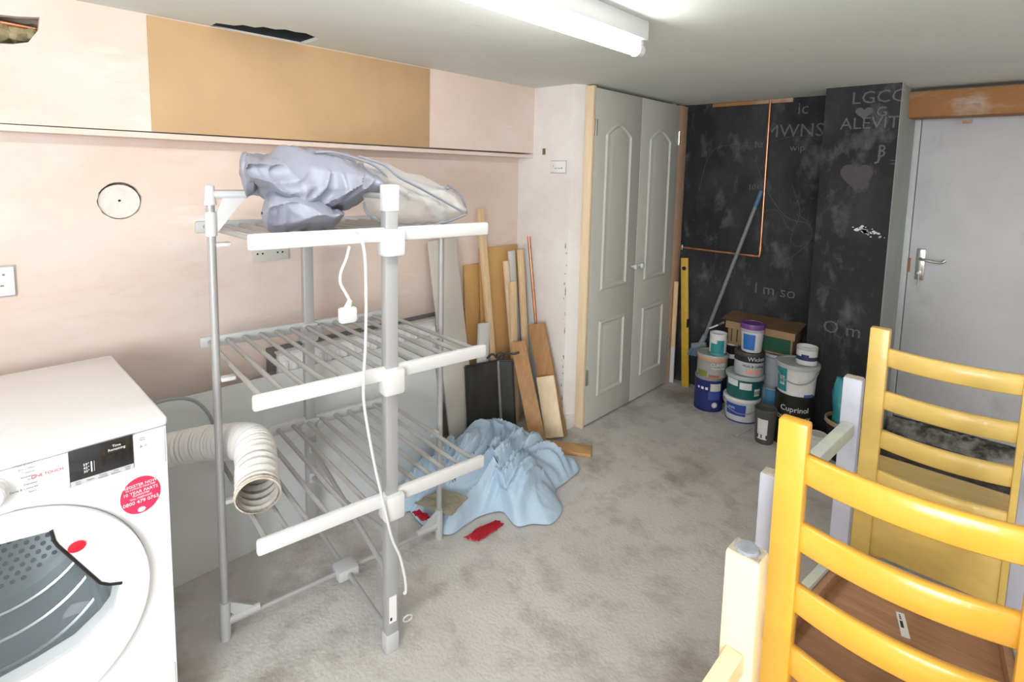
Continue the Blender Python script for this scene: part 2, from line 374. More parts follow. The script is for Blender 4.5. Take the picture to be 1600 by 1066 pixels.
# cupboard doors (two moulded leaves)
XD = -1.774
def leaf(name, y0, y1, label, knob_y, hinge_y):
    d = thing(name, (XD,(y0+y1)/2,0), label, None); d['kind'] = 'structure'
    MB().box((XD-.035,y0+.002,.012),(XD,y1-.002,1.945),.002).build('door_leaf', closet_m, d)
    W = y1-y0; m = .105
    def arch(y, base):   # cathedral top
        t = abs((y-(y0+y1)/2)/(W/2-m)); return base+.075*max(0, (1-t**1.5))**1.0*(1 if t < 1 else 0)
    for (za, zb, arched) in [(.16,.62,False),(.80,1.70,True)]:
        N = 14
        def outline(ins):
            ya, yb = y0+m+ins, y1-m-ins; pts = [(ya,za+ins),(yb,za+ins)]
            if arched: pts += [(yb+(ya-yb)*k/N, arch(yb+(ya-yb)*k/N, zb)-ins) for k in range(N+1)]
            else: pts += [(yb,zb-ins),(ya,zb-ins)]
            return pts
        prof = [(0,.0005),(.008,.008),(.016,.010),(.026,.001),(.034,.001),(.06,.009),(.064,.0095)]
        b = MB(); rings = []
        for ins, h in prof: rings.append([b.bm.verts.new((XD+h,y,z)) for y, z in outline(ins)])
        n = len(rings[0])
        for r0, r1 in zip(rings, rings[1:]):
            for k in range(n): b.bm.faces.new((r0[k], r0[(k+1)%n], r1[(k+1)%n], r1[k]))
        b.bm.faces.new(rings[-1])
        b.build('moulded_panel', closet_m, d, smooth=20)
    MB().lathe([(.0,0),(.008,0),(.008,.012),(.017,.02),(.018,.028),(.012,.036),(0,.038)], (XD,knob_y,.905), 16, Matrix.Rotation(math.pi/2,3,'Y')).build('knob', white_pl, d)
    for z in (.30,1.73): MB().box((XD-.002,hinge_y-.012,z-.045),(XD+.004,hinge_y+.012,z+.045)).cyl((XD+.004,hinge_y,z-.045),(XD+.004,hinge_y,z+.045),.005,n=8).build('hinge', chrome, d)
leaf('door_1', 2.515, 3.003, 'left leaf of the tall sage-white moulded cupboard doors', 2.965, 2.517)
leaf('door_2', 3.003, 3.490, 'right leaf of the tall sage-white moulded cupboard doors', 3.041, 3.488)

# chalk marks
chk = mat('chalk', (.42,.42,.44), .95, alpha=.17)
chk2 = mat('faint_chalk', (.40,.40,.42), .95, alpha=.14)
wb = bpy.data.objects['wall_back']
def chalk_text(s, px, py, plane_y, size, par, m=chk):
    p = at(px, py, 1, plane_y-.0012); return text('chalk_writing', s, size, frame(p, (1,0,0), (0,0,1)), m, par)
for s, px, py, sz in [('MWNS',1240,205,.11),('wip',1246,231,.06),('101',1178,293,.05),('I m so',1210,455,.10),('ic',1255,170,.10),('hz',1186,226,.06)]: chalk_text(s, px, py, YB, sz, wb)
for s, px, py, sz in [('ALEVIT',1358,193,.085),('LGCC',1372,152,.09),('G',1378,175,.07),('3',1378,237,.09),('O m',1315,515,.10),('J',1374,240,.1)]: chalk_text(s, px, py, YC, sz, ch)
def scribble(pts, plane_y, r, par, m=chk):
    MB().tube(spline([at(x,y,1,plane_y) for x,y in pts], 6), r, 5).build('chalk_line', m, par)
scribble([(1092,300),(1110,240),(1150,225),(1200,222),(1230,215),(1262,212)], YB, .0022, wb, chk2)
scribble([(1180,250),(1200,300),(1230,340),(1262,350),(1268,372),(1240,400),(1215,412)], YB, .003, wb, chk2)
scribble([(1245,335),(1265,350),(1266,370),(1250,385),(1236,378),(1240,360)], YB, .003, wb, chk2)
scribble([(1190,330),(1215,330),(1236,360),(1250,330),(1238,290)], YB, .0025, wb, chk2)
scribble([(1310,500),(1305,520),(1315,528),(1322,512),(1312,502)], YC, .002, ch)
hr = MB(); hc = at(1338,272,1,YC-.001)
hr.prism([(hc.x+.075*(16*math.sin(t)**3)/16, hc.z-.01+.08*(13*math.cos(t)-5*math.cos(2*t)-2*math.cos(3*t)-math.cos(4*t))/16) for t in [k*math.pi/20 for k in range(40)]], 1, YC-.0014, YC-.0004)
hr.build('chalk_heart', mat('heart_chalk', (.085,.075,.085), .95), ch)
h2 = at(1350,176,1,YC-.001)
MB().prism([(h2.x+.04*(16*math.sin(t)**3)/16, h2.z+.035*(13*math.cos(t)-5*math.cos(2*t)-2*math.cos(3*t)-math.cos(4*t))/16) for t in [k*math.pi/20 for k in range(40)]], 1, YC-.0014, YC-.0004).build('chalk_heart', mat('heart_chalk2', (.12,.12,.13), .95), ch)
fk = MB()
for k in range(40):
    t_ = random.gauss(0,1); p = at(1358+t_*11, 363+t_*3+random.gauss(0,3), 1, YC-.001); s = .002+.007*random.random()**2
    fk.prism([(p.x+s*1.6*math.cos(a)*(.6+.6*random.random()), p.z+s*math.sin(a)*(.6+.6*random.random())) for a in [i*math.pi/3.5 for i in range(7)]], 1, YC-.0016, YC-.0004)
fk.build('paint_chips', mat('chip_white', (.72,.72,.74), .8), ch)

# ------------------------------------------------------------------ fixed things on walls and ceiling
mb = MB(); mb.box((XB,.503,1.583),(XB+.006,1.66,1.958),.001)
tag(mb.build('hardboard_sheet', mdf), 'wide brown hardboard sheet fixed high on the pink plaster boxing', 'board')
def socket(name, c, along, out, wv, hv, label, marks):
    s = thing(name, c, label, 'socket'); a, n, z = V(along), V(out), V((0,0,1)); c = V(c)
    M = frame(c, a, z)
    b = MB(); b.box((-wv/2,-hv/2,0),(wv/2,hv/2,.012),.004,M); b.build('face_plate', white_gl, s)
    MB().box((-wv/2-.004,-hv/2-.004,0),(wv/2+.004,hv/2+.004,.004),.0015,M).build('back_rim', mat('rim_grey',(.5,.49,.48),.6), s)
    for (x, y, w_, h_) in marks: MB().box((x-w_/2,y-h_/2,.0118),(x+w_/2,y+h_/2,.0128),0,M).build('pin_hole', mat('slot_grey',(.25,.25,.25),.6), s)
p = at(-12,439,0,XW)
socket('wall_socket', (XW,.10,1.105), (0,1,0), (1,0,0), .09, .09, 'white plug socket plate on the pink wall above the dryer', [(.02,.022,.006,.006),(-.02,.0,.006,.006),(.015,-.012,.008,.005)])
pc = at(873,261,1,YP-.001)
so = socket('pillar_socket', (pc.x,YP,pc.z), (1,0,0), (0,-1,0), .105, .065, 'rounded white socket plate on the white pillar beside the cupboard', [(-.03,.005,.004,.008),(-.012,-.008,.016,.004),(.012,-.008,.016,.004),(.03,-.006,.012,.006)])
q = at(850,237,1,YP-.001); MB().box((q.x-.011,YP-.002,q.z-.018),(q.x+.011,YP+.01,q.z+.018)).build('wall_chase', mat('chase_brown',(.22,.17,.10),.9,var=.4,scale=40), bpy.data.objects['wall_pillar'])

lm = thing('fluorescent_batten', (-.965,.85,ZC), 'white ceiling batten lamp with one glowing fluorescent tube', 'lamp')
MB().box((-.995,.1,1.902),(-.935,1.60,1.9615),.003).build('housing', white_gl, lm)
MB().cyl((-.965,.14,1.872),(-.965,1.575,1.872),.018,n=20).build('tube', mat('tube_glow', (1,.975,.92), .4, emit=38), lm)
for y in (.125,1.585):
    MB().box((-.982,y-.012,1.86),(-.948,y+.012,1.904),.004).cyl((-.965,y-.014,1.872),(-.965,y+.014,1.872),.021,n=20).build('lamp_holder', white_pl, lm)

pv = thing('copper_wall_pipe', (-1.23,3.6,.97), 'copper pipe running down and across the black chalkboard wall', 'pipe')
YQ = 3.603
MB().tube(spline([(-1.232,YQ,1.955),(-1.231,YQ,1.5),(-1.2305,YQ,1.02),(-1.24,YQ,.976),(-1.29,YQ,.972),(-1.55,YQ,.973),(-1.772,YQ,.974)], 6), .0085, 12).build('pipe_run', copper, pv)
MB().cyl((-1.2305,YQ,1.04),(-1.2305,YQ,1.005),.0115).build('elbow_joint', copper, pv)
MB().cyl((-1.30,YQ,.972),(-1.265,YQ,.972),.0115).build('elbow_joint', copper, pv)
MB().box((-1.768,YQ-.012,.955),(-1.752,YQ+.015,.993),.003).build('pipe_clip', chrome, pv)

rd = thing('radiator', (-2.215,1.38,.2), 'white ribbed radiator on the pink wall behind the airer', 'radiator')
MB().box((-2.235,.93,.2),(-2.195,1.84,.70),.006).build('body', white_gl, rd)
for k in range(23): MB().box((-2.197,.945+.039*k,.23),(-2.186,.965+.039*k,.67),.005).build('flute', white_gl, rd)
MB().box((-2.236,.925,.698),(-2.188,1.845,.708),.002).build('top_grille', white_pl, rd)
MB().box((-2.255,.90,.62),(-2.238,1.86,.722)).build('gap_shadow_strip', mat('gap_shadow_dark',(.16,.16,.16),.6), rd)  # dark strip painted in as the shadow behind the radiator top
for y in (1.05,1.72): MB().box((-2.262,y-.02,.4),(-2.234,y+.02,.5)).build('bracket', grey_pl, rd)

br = thing('wall_bracket', (XW,.9,1.14), 'white perforated metal strip screwed to the wall under the top shelf', 'bracket')
p0, p1 = at(394,390,0,XW+.004), at(450,404,0,XW+.004)
MB().box((XW,p0.y,p1.z),(XW+.012,p1.y,p0.z),.001).build('strip', mat('bracket_white',(.62,.62,.58),.5), br)
for t in (.12,.26,.68,.82): MB().cyl((XW+.0115,p0.y+(p1.y-p0.y)*t,(p0.z+p1.z)/2+.006),(XW+.0128,p0.y+(p1.y-p0.y)*t,(p0.z+p1.z)/2+.006),.004,n=8).build('screw_hole', cavity, br)

# ------------------------------------------------------------------ tumble dryer
X0 = -1.487
dr = thing('tumble_dryer', (-1.79,.045,0), 'white front-loading tumble dryer with open round door at left', 'dryer')
Y0, Y1 = -.27, .350
cb = MB()
for a, b in [((-2.10,Y0,0),(X0-.021,Y0+.012,.838)),((-2.10,Y1-.012,0),(X0-.021,Y1,.838)),((-2.10,Y0,0),(-2.085,Y1,.838)),((-2.10,Y0,0),(X0-.021,Y1,.03)),((-2.10,Y0,.815),(X0-.021,Y1,.838))]: cb.box(a,b)
cb.build('cabinet', white_gl, dr)
MB().box((-2.10,Y0-.003,.836),(X0+.004,Y1+.003,.862),.010,seg=3).build('lid', white_gl, dr)
DC, DR = (.040,.488), .256
th = [k*math.pi/36 for k in range(72)]
disc = [(DC[0]+DR*math.cos(a), DC[1]+DR*math.sin(a)) for a in th]
win = [(-.15,.62),(-.09,.672),(-.03,.688),(.043,.690),(.122,.680),(.131,.640),(.201,.513),(.236,.490),(.224,.440),(.205,.418),(.154,.385),(.087,.372),(.026,.366),(-.05,.38),(-.12,.43),(-.16,.52)]
fd = MB(); fd.prism([(Y0+.003,.03),(Y1-.002,.03),(Y1-.002,.836),(Y0+.003,.836)], 0, X0-.02, X0, [[(DC[0]+(y-DC[0])*1.006, DC[1]+(z-DC[1])*1.006) for y, z in disc]])
fd.build('front_panel', white_gl, dr)
MB().box((X0-.0005,Y0+.004,.745),(X0+.004,Y1-.006,.834),.002).build('control_strip', white_gl, dr)
MB().box((X0-.0005,Y0+.004,.03),(X0+.003,Y1-.006,.205),.002).build('kick_plate', white_gl, dr)
dd = MB(); dd.prism(disc, 0, X0-.03, X0+.018, [win]); bmesh.ops.bevel(dd.bm, geom=[e for e in dd.bm.edges if len(e.link_faces)==2 and e.calc_face_angle(0) > 1 and all(v.co.x > X0 for v in e.verts)], offset=.005, segments=2, affect='EDGES')
door = dd.build('door', white_gl, dr)
MB().tube([V((X0+.001,y,z)) for y,z in disc+disc[:1]], .0022, 6, cap=False).build('door_seam', mat('seam_grey',(.30,.33,.38),.5), door)
MB().tube([V((X0+.0185,y,z)) for y,z in [(.122,.682),(.126,.655),(.131,.642),(.20,.515),(.216,.502),(.240,.492)]], .0035, 8).build('grip_edge', black_pl, door)
glass = mat('dryer_glass', (.62,.72,.76), .05, trans=.0, alpha=.16, spec=.6)
gb = MB()
gw = [(DC[0]+(y-DC[0])*1.0, z) for y, z in win]
cw = V((X0, .04, .52))
rings = []
for k, (s, d) in enumerate([(1.0,.0),(.97,-.02),(.86,-.05),(.6,-.07),(.3,-.078)]):
    rings.append([gb.bm.verts.new((X0+.006+d, cw.y+(y-cw.y)*s, cw.z+(z-cw.z)*s)) for y, z in gw])
for r0, r1 in zip(rings, rings[1:]):
    for k in range(len(gw)): gb.bm.faces.new((r0[k], r0[(k+1)%len(gw)], r1[(k+1)%len(gw)], r1[k]))
gb.bm.faces.new(rings[-1]); gb.build('door_glass', glass, door)
drum_m = mat('drum_steel', (.33,.37,.40), .3, metal=.6)
db = MB(); db.grid(lambda u, v: V((X0-.06-.42*u, .04+.235*math.cos(v*2*math.pi), .50+.235*math.sin(v*2*math.pi))), 6, 48, closed_v=True)
dmo = db.build('drum', drum_m, dr)
MB().prism([(.04+.236*math.cos(a), .50+.236*math.sin(a)) for a in th], 0, X0-.47, X0-.48).build('drum_back', mat('drum_plate',(.45,.48,.50),.35,metal=.5), dmo)
hb = MB()
for i in range(-9,10):
    for j in range(-5,6):
        y = .04+.023*i+(.0115 if j%2 else 0); z = .41+.02*j
        if (y-.04)**2+(z-.5)**2 < .2**2: hb.cyl((X0-.4695,y,z),(X0-.468,y,z),.0065,n=8)
hb.build('drum_holes', cavity, dmo)
for xx in (.13,.24,.35): MB().tube([V((X0-.06-xx,.04+.234*math.cos(a),.5+.234*math.sin(a))) for a in th+th[:1]], .006, 6, cap=False).build('drum_ridge', mat('ridge_steel',(.55,.58,.60),.25,metal=.6), dmo)
for a in (-.6,-1.9,.9,2.4): MB().beam((X0-.08,.04+.222*math.cos(a),.5+.222*math.sin(a)),(X0-.46,.04+.222*math.cos(a),.5+.222*math.sin(a)),.03,.02,(0,math.cos(a),math.sin(a)),.006).build('drum_rib', drum_m, dmo)
MB().lathe([(.226,0),(.25,.0),(.25,.02),(.226,.02),(.226,0)], (X0-.075,.04,.5), 48, Matrix.Rotation(math.pi/2,3,'Y'), False).build('drum_seal', mat('seal_grey',(.10,.11,.12),.6), dr)
MB().lathe([(0,0),(.012,0),(.012,.004),(0,.006)], (X0+.018,.163,.624), 20, Matrix.Rotation(math.pi/2,3,'Y') @ Matrix.Scale(1.35,3,V((0,1,0)))).build('red_dot', mat('red_dot',(.75,.01,.03),.4), door)
XS = X0+.0045
def FR(y, z, dx=0): return frame((XS+dx, y, z), (0,1,0), (0,0,1))
dp = MB().box((XS-.002,.160,.757),(XS+.002,.279,.839),.001).build('display', mat('display_black',(.012,.013,.016),.12,coat=.5), dr)
MB().box((XS+.0015,.161,.757),(XS+.0026,.278,.769)).build('button_row', mat('button_grey',(.55,.55,.57),.5), dp)
prt = mat('print_grey',(.30,.30,.32),.6); prw = mat('print_white',(.85,.85,.85),.5)
for s, y, z, sz in [('Auto\nCare',.174,.763,.005),('Rapido',.196,.763,.005),('Drying\nSelection',.219,.763,.005),('Time\nSelection',.243,.763,.005),('Delay\nStart',.266,.763,.005)]: text('button_text', s, sz, FR(y,z,.003), prt, dp)
for s, y, z in [('59°',.190,.800),('45°',.190,.792),('30°',.190,.784),('Time\nRemaining',.247,.821)]: text('display_text', s, .008, FR(y,z,.0022), prw, dp)
MB().box((XS+.0018,.198,.780),(XS+.0024,.2005,.804)).box((XS+.0018,.204,.780),(XS+.0024,.2045,.804)).build('display_bars', prw, dp)
for s, y, z in [('Mixed & Dry',.086,.838),('Eco Cotton',.092,.829),('Cottons',.094,.820),('Synthetics',.093,.811),('Wool',.098,.803),('Delicates',.096,.794),('Darks & Coloured',.085,.785),('Sport',.098,.776)]: text('programme_text', s, .006, FR(y,z,0), prt, dr)
text('control_text', 'ONE TOUCH', .009, FR(.124,.806,0), mat('print_red',(.55,.05,.08),.6), dr)
text('control_text', 'Start\nPause', .005, FR(.298,.822,0), prt, dr); text('control_text', '▶ Ⅱ', .008, FR(.299,.803,0), prt, dr)
MB().lathe([(.035,0),(.035,.004),(.030,.006),(.028,.028),(.024,.032),(0,.032)], (XS,.028,.797), 32, Matrix.Rotation(math.pi/2,3,'Y')).build('programme_dial', mat('dial_white',(.8,.8,.82),.25), dr)
stc = V((X0+.001,.290,.682))
sk = MB(); sk.prism([(stc.y+.041*math.cos(a), stc.z+.0455*math.sin(a)) for a in th], 0, X0, X0+.0012)
sko = sk.build('round_sticker', mat('sticker_red',(.72,.03,.10),.5), dr)
for s, z, sz in [('REGISTER NOW',.709,.0095),('TO ACTIVATE YOUR FREE',.7015,.0052),('10 YEAR PARTS',.692,.0105),('GUARANTEE',.6845,.006),('CALL FREEPHONE',.677,.0055),('0800 479 0765',.667,.0122)]: text('sticker_text', s, sz, frame((X0+.0016,.290,z),(0,1,.0),(0,0,1)), prw, sko)
MB().prism([(stc.y+.008*math.cos(a), .646+.006*math.sin(a)) for a in th[::3]], 0, X0+.0012, X0+.0018).build('sticker_logo', prw, sko)

# dryer hose
e0 = fl(403,774,.574)
path = spline([(-2.04,.362,.53),(-2.035,.42,.53),(-1.98,.475,.54),(-1.90,.55,.565),(-1.80,.60,.59),(-1.70,.622,.615),(-1.625,.61,.607), e0], 22)
tot = len(path)
rs = [.050+.0035*math.sin(k*1.9)+.007*(k/tot) for k in range(tot)]
hs = thing('vent_hose', (e0.x,e0.y,.46), 'white corrugated dryer vent hose drooping over the bottom airer shelf', 'hose')
b = MB(); b.tube(path, rs, 24, cap=False); b.build('outer_skin', mat('hose_white',(.84,.83,.81),.6,var=.12,scale=8), hs)
b = MB(); b.tube(path, [r-.004 for r in rs], 24, cap=False); b.build('inner_skin', mat('hose_inner',(.50,.47,.43),.8,var=.3,scale=30), hs)
dE = (path[-1]-path[-2]).normalized()
b = MB(); b.tube([path[-1]-dE*.018+(path[-1]-path[-6]).normalized()*.0+V((0,0,0)), path[-1]], [.057,.0595], 24, cap=False)
b.tube([path[-1]+(path[-1]-path[-2]).normalized()*.002+V((0,0,.0))]+[path[-1]+dE*.004], [.0595,.055], 24, cap=False).build('rim', mat('hose_rim',(.72,.68,.60),.7,var=.35,scale=25,col2=(.42,.33,.22)), hs)
wc = [at(x,y,0,-2.095) for x,y in [(236,633),(262,625),(290,623),(312,632),(330,655),(338,690),(340,720)]]
tag(MB().tube(spline(wc, 8), .006, 8).build('waste_hose', mat('hose_grey',(.35,.36,.37),.5)), 'thin grey hose curving over the white panel behind the dryer', 'hose')

# ------------------------------------------------------------------ heated airer
AC = V((-1.658,.92,0)); AU = V((.124,.992,0)); AV = V((.992,-.124,0))
def AP(u, v, z): return AC+AU*u+AV*v+V((0,0,z))
ar = thing('clothes_airer', tuple(AC), 'silver three-tier heated clothes airer with grey fabric cover on top', 'airer')
HU, HV = .388, .347
for sgn in (1,-1):
    p = AP(0, sgn*HV, 0); pg = MB(); pg.beam(p+V((0,0,.06)), p+V((0,0,1.36)), .038, .033, AU, .003); po = pg.build('square_post', alu_post, ar)
    MB().beam(p, p+V((0,0,.062)), .042, .037, AU, .004).build('foot', grey_pl, po)
    MB().beam(p+V((0,0,1.355)), p+V((0,0,1.43)), .043, .038, AU, .004).build('cap', white_pl, po)
    for z in (.245,.37): MB().beam(p+V((0,0,z-.02))-AV*sgn*.02, p+V((0,0,z+.02))-AV*sgn*.02, .03, .018, AU, .003).build('strut_socket', grey_pl, po)
    if sgn == 1:
        MB().beam(p+AV*.0168+V((0,0,.10)), p+AV*.0168+V((0,0,.185)), .024, .002, AU).build('rating_label', paper, po)
        MB().beam(p+AV*.0179+V((0,0,.108))-AU*.006, p+AV*.0179+V((0,0,.118))-AU*.006, .006, .0012, AU).build('label_mark', ink, po)
for sgn in (-1,1):
    p = AP(sgn*HU, 0, 0); rp = MB().cyl(p+V((0,0,.02)), p+V((0,0,1.36)), .0115, n=14).build('round_pole', alu, ar)
    MB().cyl(p, p+V((0,0,.055)), .0155, n=14).build('foot', grey_pl, rp)
    for z0, up in ((.06,1),(1.39,-1)):
        b = MB(); q = p+V((0,0,z0)); inw = -AU*sgn
        b.cyl(p+V((0,0,.055 if up==1 else 1.27)), p+V((0,0,.125 if up==1 else 1.34)), .0155, n=14)
        if up == -1: b.cyl(p+V((0,0,1.36)), p+V((0,0,1.415)), .017, .012, n=14)
        b.cyl(q, q+inw*.10, .012, n=10)
        a0, a1, a2, a3 = q+inw*.10, q+inw*.035, p+V((0,0,.12 if up==1 else 1.275))+inw*.012, p+V((0,0,.085 if up==1 else 1.33))+inw*.012
        t = AV*.004; vs = [a0-t,a1-t,a3-t,a2-t,a0+t,a1+t,a3+t,a2+t]
        b._add(vs, [(0,1,2,3),(7,6,5,4),(0,4,5,1),(1,5,6,2),(2,6,7,3),(3,7,4,0)])
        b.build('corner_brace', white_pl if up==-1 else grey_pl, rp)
for z in (.05,1.395):
    for d in ((AU,HU),(-AU,HU),(AV,HV-.02),(-AV,HV-.02)): MB().cyl(AC+V((0,0,z))+d[0]*.03, AC+V((0,0,z))+d[0]*d[1], .0085, n=10).build('cross_rod', alu, ar)
    b = MB(); b.beam(AC+V((0,0,z-.02)), AC+V((0,0,z+.02)), .075, .07, AU, .008).build('hub', grey_pl, ar)
for sgn in (1,-1): MB().cyl(AP(0,sgn*(HV-.02),.37), AP(0,-sgn*(HV-.02)*.96,.245+.0), .0085, n=10).build('diagonal_strut', alu, ar)
NR = 13
for z in (1.289,.884,.498):
    for sgn in (1,-1):
        v = sgn*HV; zz = z if sgn == 1 else z-.026
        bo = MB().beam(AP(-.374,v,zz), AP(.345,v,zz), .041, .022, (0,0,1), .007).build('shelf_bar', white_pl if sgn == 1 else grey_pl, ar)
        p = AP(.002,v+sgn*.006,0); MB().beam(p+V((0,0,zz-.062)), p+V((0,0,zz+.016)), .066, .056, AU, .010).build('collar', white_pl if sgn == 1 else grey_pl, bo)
        if sgn == -1:
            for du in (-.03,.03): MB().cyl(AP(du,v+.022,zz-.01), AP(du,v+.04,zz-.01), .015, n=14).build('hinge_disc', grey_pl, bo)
    for k in range(NR):
        u = -.345+.665*k/(NR-1)
        MB().cyl(AP(u,-HV+.008,z-.024), AP(u,HV-.008,z+.002), .0075, n=8).build('rung', rung_m, ar)
    for u, sg in ((-HU,1),(HU,-1)): MB().beam(AP(u,0,z-.045)+AU*sg*.01, AP(u,0,z-.045)+AU*sg*.05, .03, .012, AV, .003).build('pole_clip', white_pl, ar)
fpz = AP(.0,HV,0)
def onfront(x, y, off):           # pixel -> vertical plane parallel to the airer side
    p0 = AC+AV*off; n = AV; r = ray(x,y); t = n.dot(p0-V((0,0,CAM_H)))/n.dot(r); return V((0,0,CAM_H))+r*t
cpts = [onfront(x,y,HV+.042) for x,y in [(552,362),(562,366),(570,400),(572,470),(571,540),(568,600),(570,640),(584,720),(600,790),(612,840),(625,870),(633,905),(634,925),(631,927)]]
cab = MB().tube(spline([onfront(548,366,HV-.01)+V((0,0,.005))]+cpts, 6), .0042, 8).build('power_cable', white_pl, ar)
c2 = [onfront(x,y,HV+.01) for x,y in [(546,385),(541,405),(533,425),(532,442),(540,458),(547,470)]]
MB().tube(spline(c2, 6), .0042, 8).build('power_cable', white_pl, ar)
pl = onfront(543,492,HV+.01)
MB().beam(pl+V((0,0,-.022)), pl+V((0,0,.022)), .048, .028, AU, .008).cyl(pl+V((0,0,.018)), c2[-1]+V((0,0,.002)), .011, .006, n=10).build('plug', white_pl, ar)
lq = onfront(637,966,HV)
MB().tube([lq+V((.012*math.cos(a)*.3,.014*math.cos(a),.010*math.sin(a))) for a in [k*math.pi/6 for k in range(13)]], .003, 6).build('cable_hook', grey_pl, ar)

# ------------------------------------------------------------------ fabric cover on top of the airer
cv = thing('airer_cover', tuple(AP(-.05,.05,1.29)), 'crumpled grey nylon cover with white mesh end draped over the airer top', 'cover')
def bagp(x, y, off): return onfront(x, y, off)
def loft(top, bot, x0, x1, off, hw, nu, nv, amp, seed, taper=.08):
    def fn(u, v):
        x = x0+(x1-x0)*u; a = v*2*math.pi
        yt, yb = lerp_tab(top, x), lerp_tab(bot, x)
        k = min(1, (min(u,1-u)/taper))**.5 if taper else 1
        yc = (yt+yb)/2; y = yc-(yt-yb)/2*-1*math.sin(a)*(.25+.75*k)*-1
        w_ = hw*math.cos(a)*(.2+.8*k)
        p = onfront(x, y, off+w_)
        q = p*5.5+V((seed,0,0)); n1 = noise.noise(q); n2 = noise.noise(q*2.3+V((3,1,seed))); 
        wv = noise.noise(p*3.1+V((seed,2,0)))
        r1 = (1-abs(noise.noise(V((p.y*5+p.z*7+seed+wv, p.z*3-p.y*2.5, p.x*4)))))**3
        r2 = (1-abs(noise.noise(V((p.y*9-p.z*8+wv*2, p.z*4+p.y*3+seed, p.x*7)))))**4
        r3 = (1-abs(noise.noise(V((p.y*17+p.z*5-wv*3, p.z*14, p.x*12+seed)))))**4
        return p+(AV*(.4*math.copysign(1,math.cos(a))*abs(math.cos(a))**.5+.6*math.cos(a))+V((0,0,math.sin(a)*.55)))*amp*(n1*.9+.3*n2+1.1*r1+.8*r2+.3*r3-1.15)
    return fn
top = [(374,240),(400,237),(440,234),(470,238),(500,243),(540,249),(570,260),(590,271),(606,285)]
bot = [(374,292),(395,302),(415,312),(450,345),(475,352),(505,340),(545,325),(575,310),(606,300)]
b = MB(); b.grid(loft(top, bot, 374, 606, .08, .15, 60, 40, .042, 1.3, .05), 110, 80, closed_v=True)
b.bm.verts.ensure_lookup_table()
t2 = [(410,312),(430,296),(460,300),(490,312),(520,325),(538,330)]; b2_ = [(410,356),(430,362),(460,360),(490,358),(520,352),(538,338)]
b.grid(loft(t2, b2_, 409, 538, .17, .10, 44, 32, .032, 4.1, .07), 70, 60, closed_v=True)
t3 = [(372,243),(385,240),(396,258)]; b3 = [(372,262),(385,305),(396,300)]
b.grid(loft(t3, b3, 374, 402, .12, .08, 20, 20, .015, 6.1, .15), 20, 20, closed_v=True)
b.build('nylon_body', fabric, cv, smooth=80)
net = mat('white_mesh_net', (.80,.80,.80), .7, alpha=.4, var=.12, scale=6)
topm = [(560,252),(600,262),(640,272),(680,288),(710,302),(729,326)]; botm = [(560,318),(580,335),(600,347),(640,353),(680,350),(710,343),(729,333)]
b = MB(); b.grid(loft(topm, botm, 570, 729, .06, .11, 40, 28, .024, 9.2, .0), 60, 48, closed_v=True); b.build('mesh_end', net, cv, smooth=80)
for pts, off in [([(492,238),(520,238),(560,249),(590,262),(615,290),(640,312)],.14),([(560,244),(600,258),(622,276),(660,296),(700,318),(724,332)],.18),([(568,316),(576,336),(600,348),(640,354),(690,349),(727,336)],.18),([(700,290),(715,300),(725,316),(729,334)],.10),([(600,262),(650,283),(690,295),(705,293)],.06)]:
    MB().tube(spline([onfront(x,y,off) for x,y in pts], 8), .0042, 8).build('piping', fabric_d, cv)

# ------------------------------------------------------------------ boards leaning on the left wall
def board(name, B, T, width, thick, m, label, cat='board', side=(0,1,0), bev=.002, group=None):
    b = MB(); b.beam(B, T, width, thick, side, bev); return tag(b.build(name, m), label, cat, group)
pb = MB(); pb.beam((-2.055,1.035,.0),(-2.172,1.035,.632), 1.33, .012, (0,1,0), .001)
tag(pb.build('laminate_sheet', panel_w), 'long low white laminate sheet leaning behind the airer and dryer', 'board')
def lean(px_t, py_t, plane, val, bx_, by_, name, w_, th_, m, label, cat='board', side=(0,1,0)):
    T = at(px_t, py_t, plane, val); Bp = fl(bx_, by_) if not isinstance(bx_, tuple) else V(bx_)
    return board(name, Bp, T, w_, th_, m, label, cat, side)
lean(690,374,0,-2.22, (-2.09,1.865,.005), 0, 'beige_board', .185, .012, beige_b, 'tall beige board leaning on the pink wall right of the airer')
lean(737,413,0,-2.252, (-2.215,2.06,.005), 0, 'narrow_fibreboard', .12, .01, mdf2, 'narrow tan fibreboard mostly hidden behind the thin pine batten')
lean(779,385,0,-2.24, (-2.185,2.25,.005), 0, 'tan_fibreboard', .31, .012, mdf2, 'wide tan fibreboard sheet leaning in the wall corner')
lean(750,325,0,-2.215, (-2.13,2.155,.005), 0, 'pine_batten', .04, .025, pine, 'long thin pine batten, tallest of the leaning timber')
lean(756,505,0,-2.148, (-2.115,2.0,.005), 0, 'white_offcut', .075, .02, white_pl, 'short white painted offcut behind the black fire screen')
lean(790,408,0,-2.195, (-2.13,2.33,.005), 0, 'pine_strip', .03, .02, pine_pale, 'pale pine strip beside the tan fibreboard sheet')
lean(799,392,0,-2.205, (-2.16,2.385,.005), 0, 'white_strip', .05, .015, white_pl, 'white painted strip between two leaning pine strips')
lean(813,390,0,-2.165, (-2.07,2.36,.005), 0, 'knotty_pine_strip', .04, .02, pine, 'knotty pine strip left of the leaning copper pipe')
lean(823,382,1,2.4225, (-2.05,2.4225,.005), 0, 'white_board', .055, .012, white_pl, 'narrow white board against the white pillar behind the copper pipe', side=(1,0,0))
lean(801,440,0,-2.16, (-2.10,2.275,.005), 0, 'short_pine_offcut', .045, .02, pine, 'short orange pine offcut in front of the pale strips')
tp = at(826,369,1,2.405); tag(MB().tube([V((-1.985,2.402,.0)), tp], .0085, 12).build('copper_pipe_offcut', copper), 'straight copper pipe leaning on the white pillar', 'pipe')
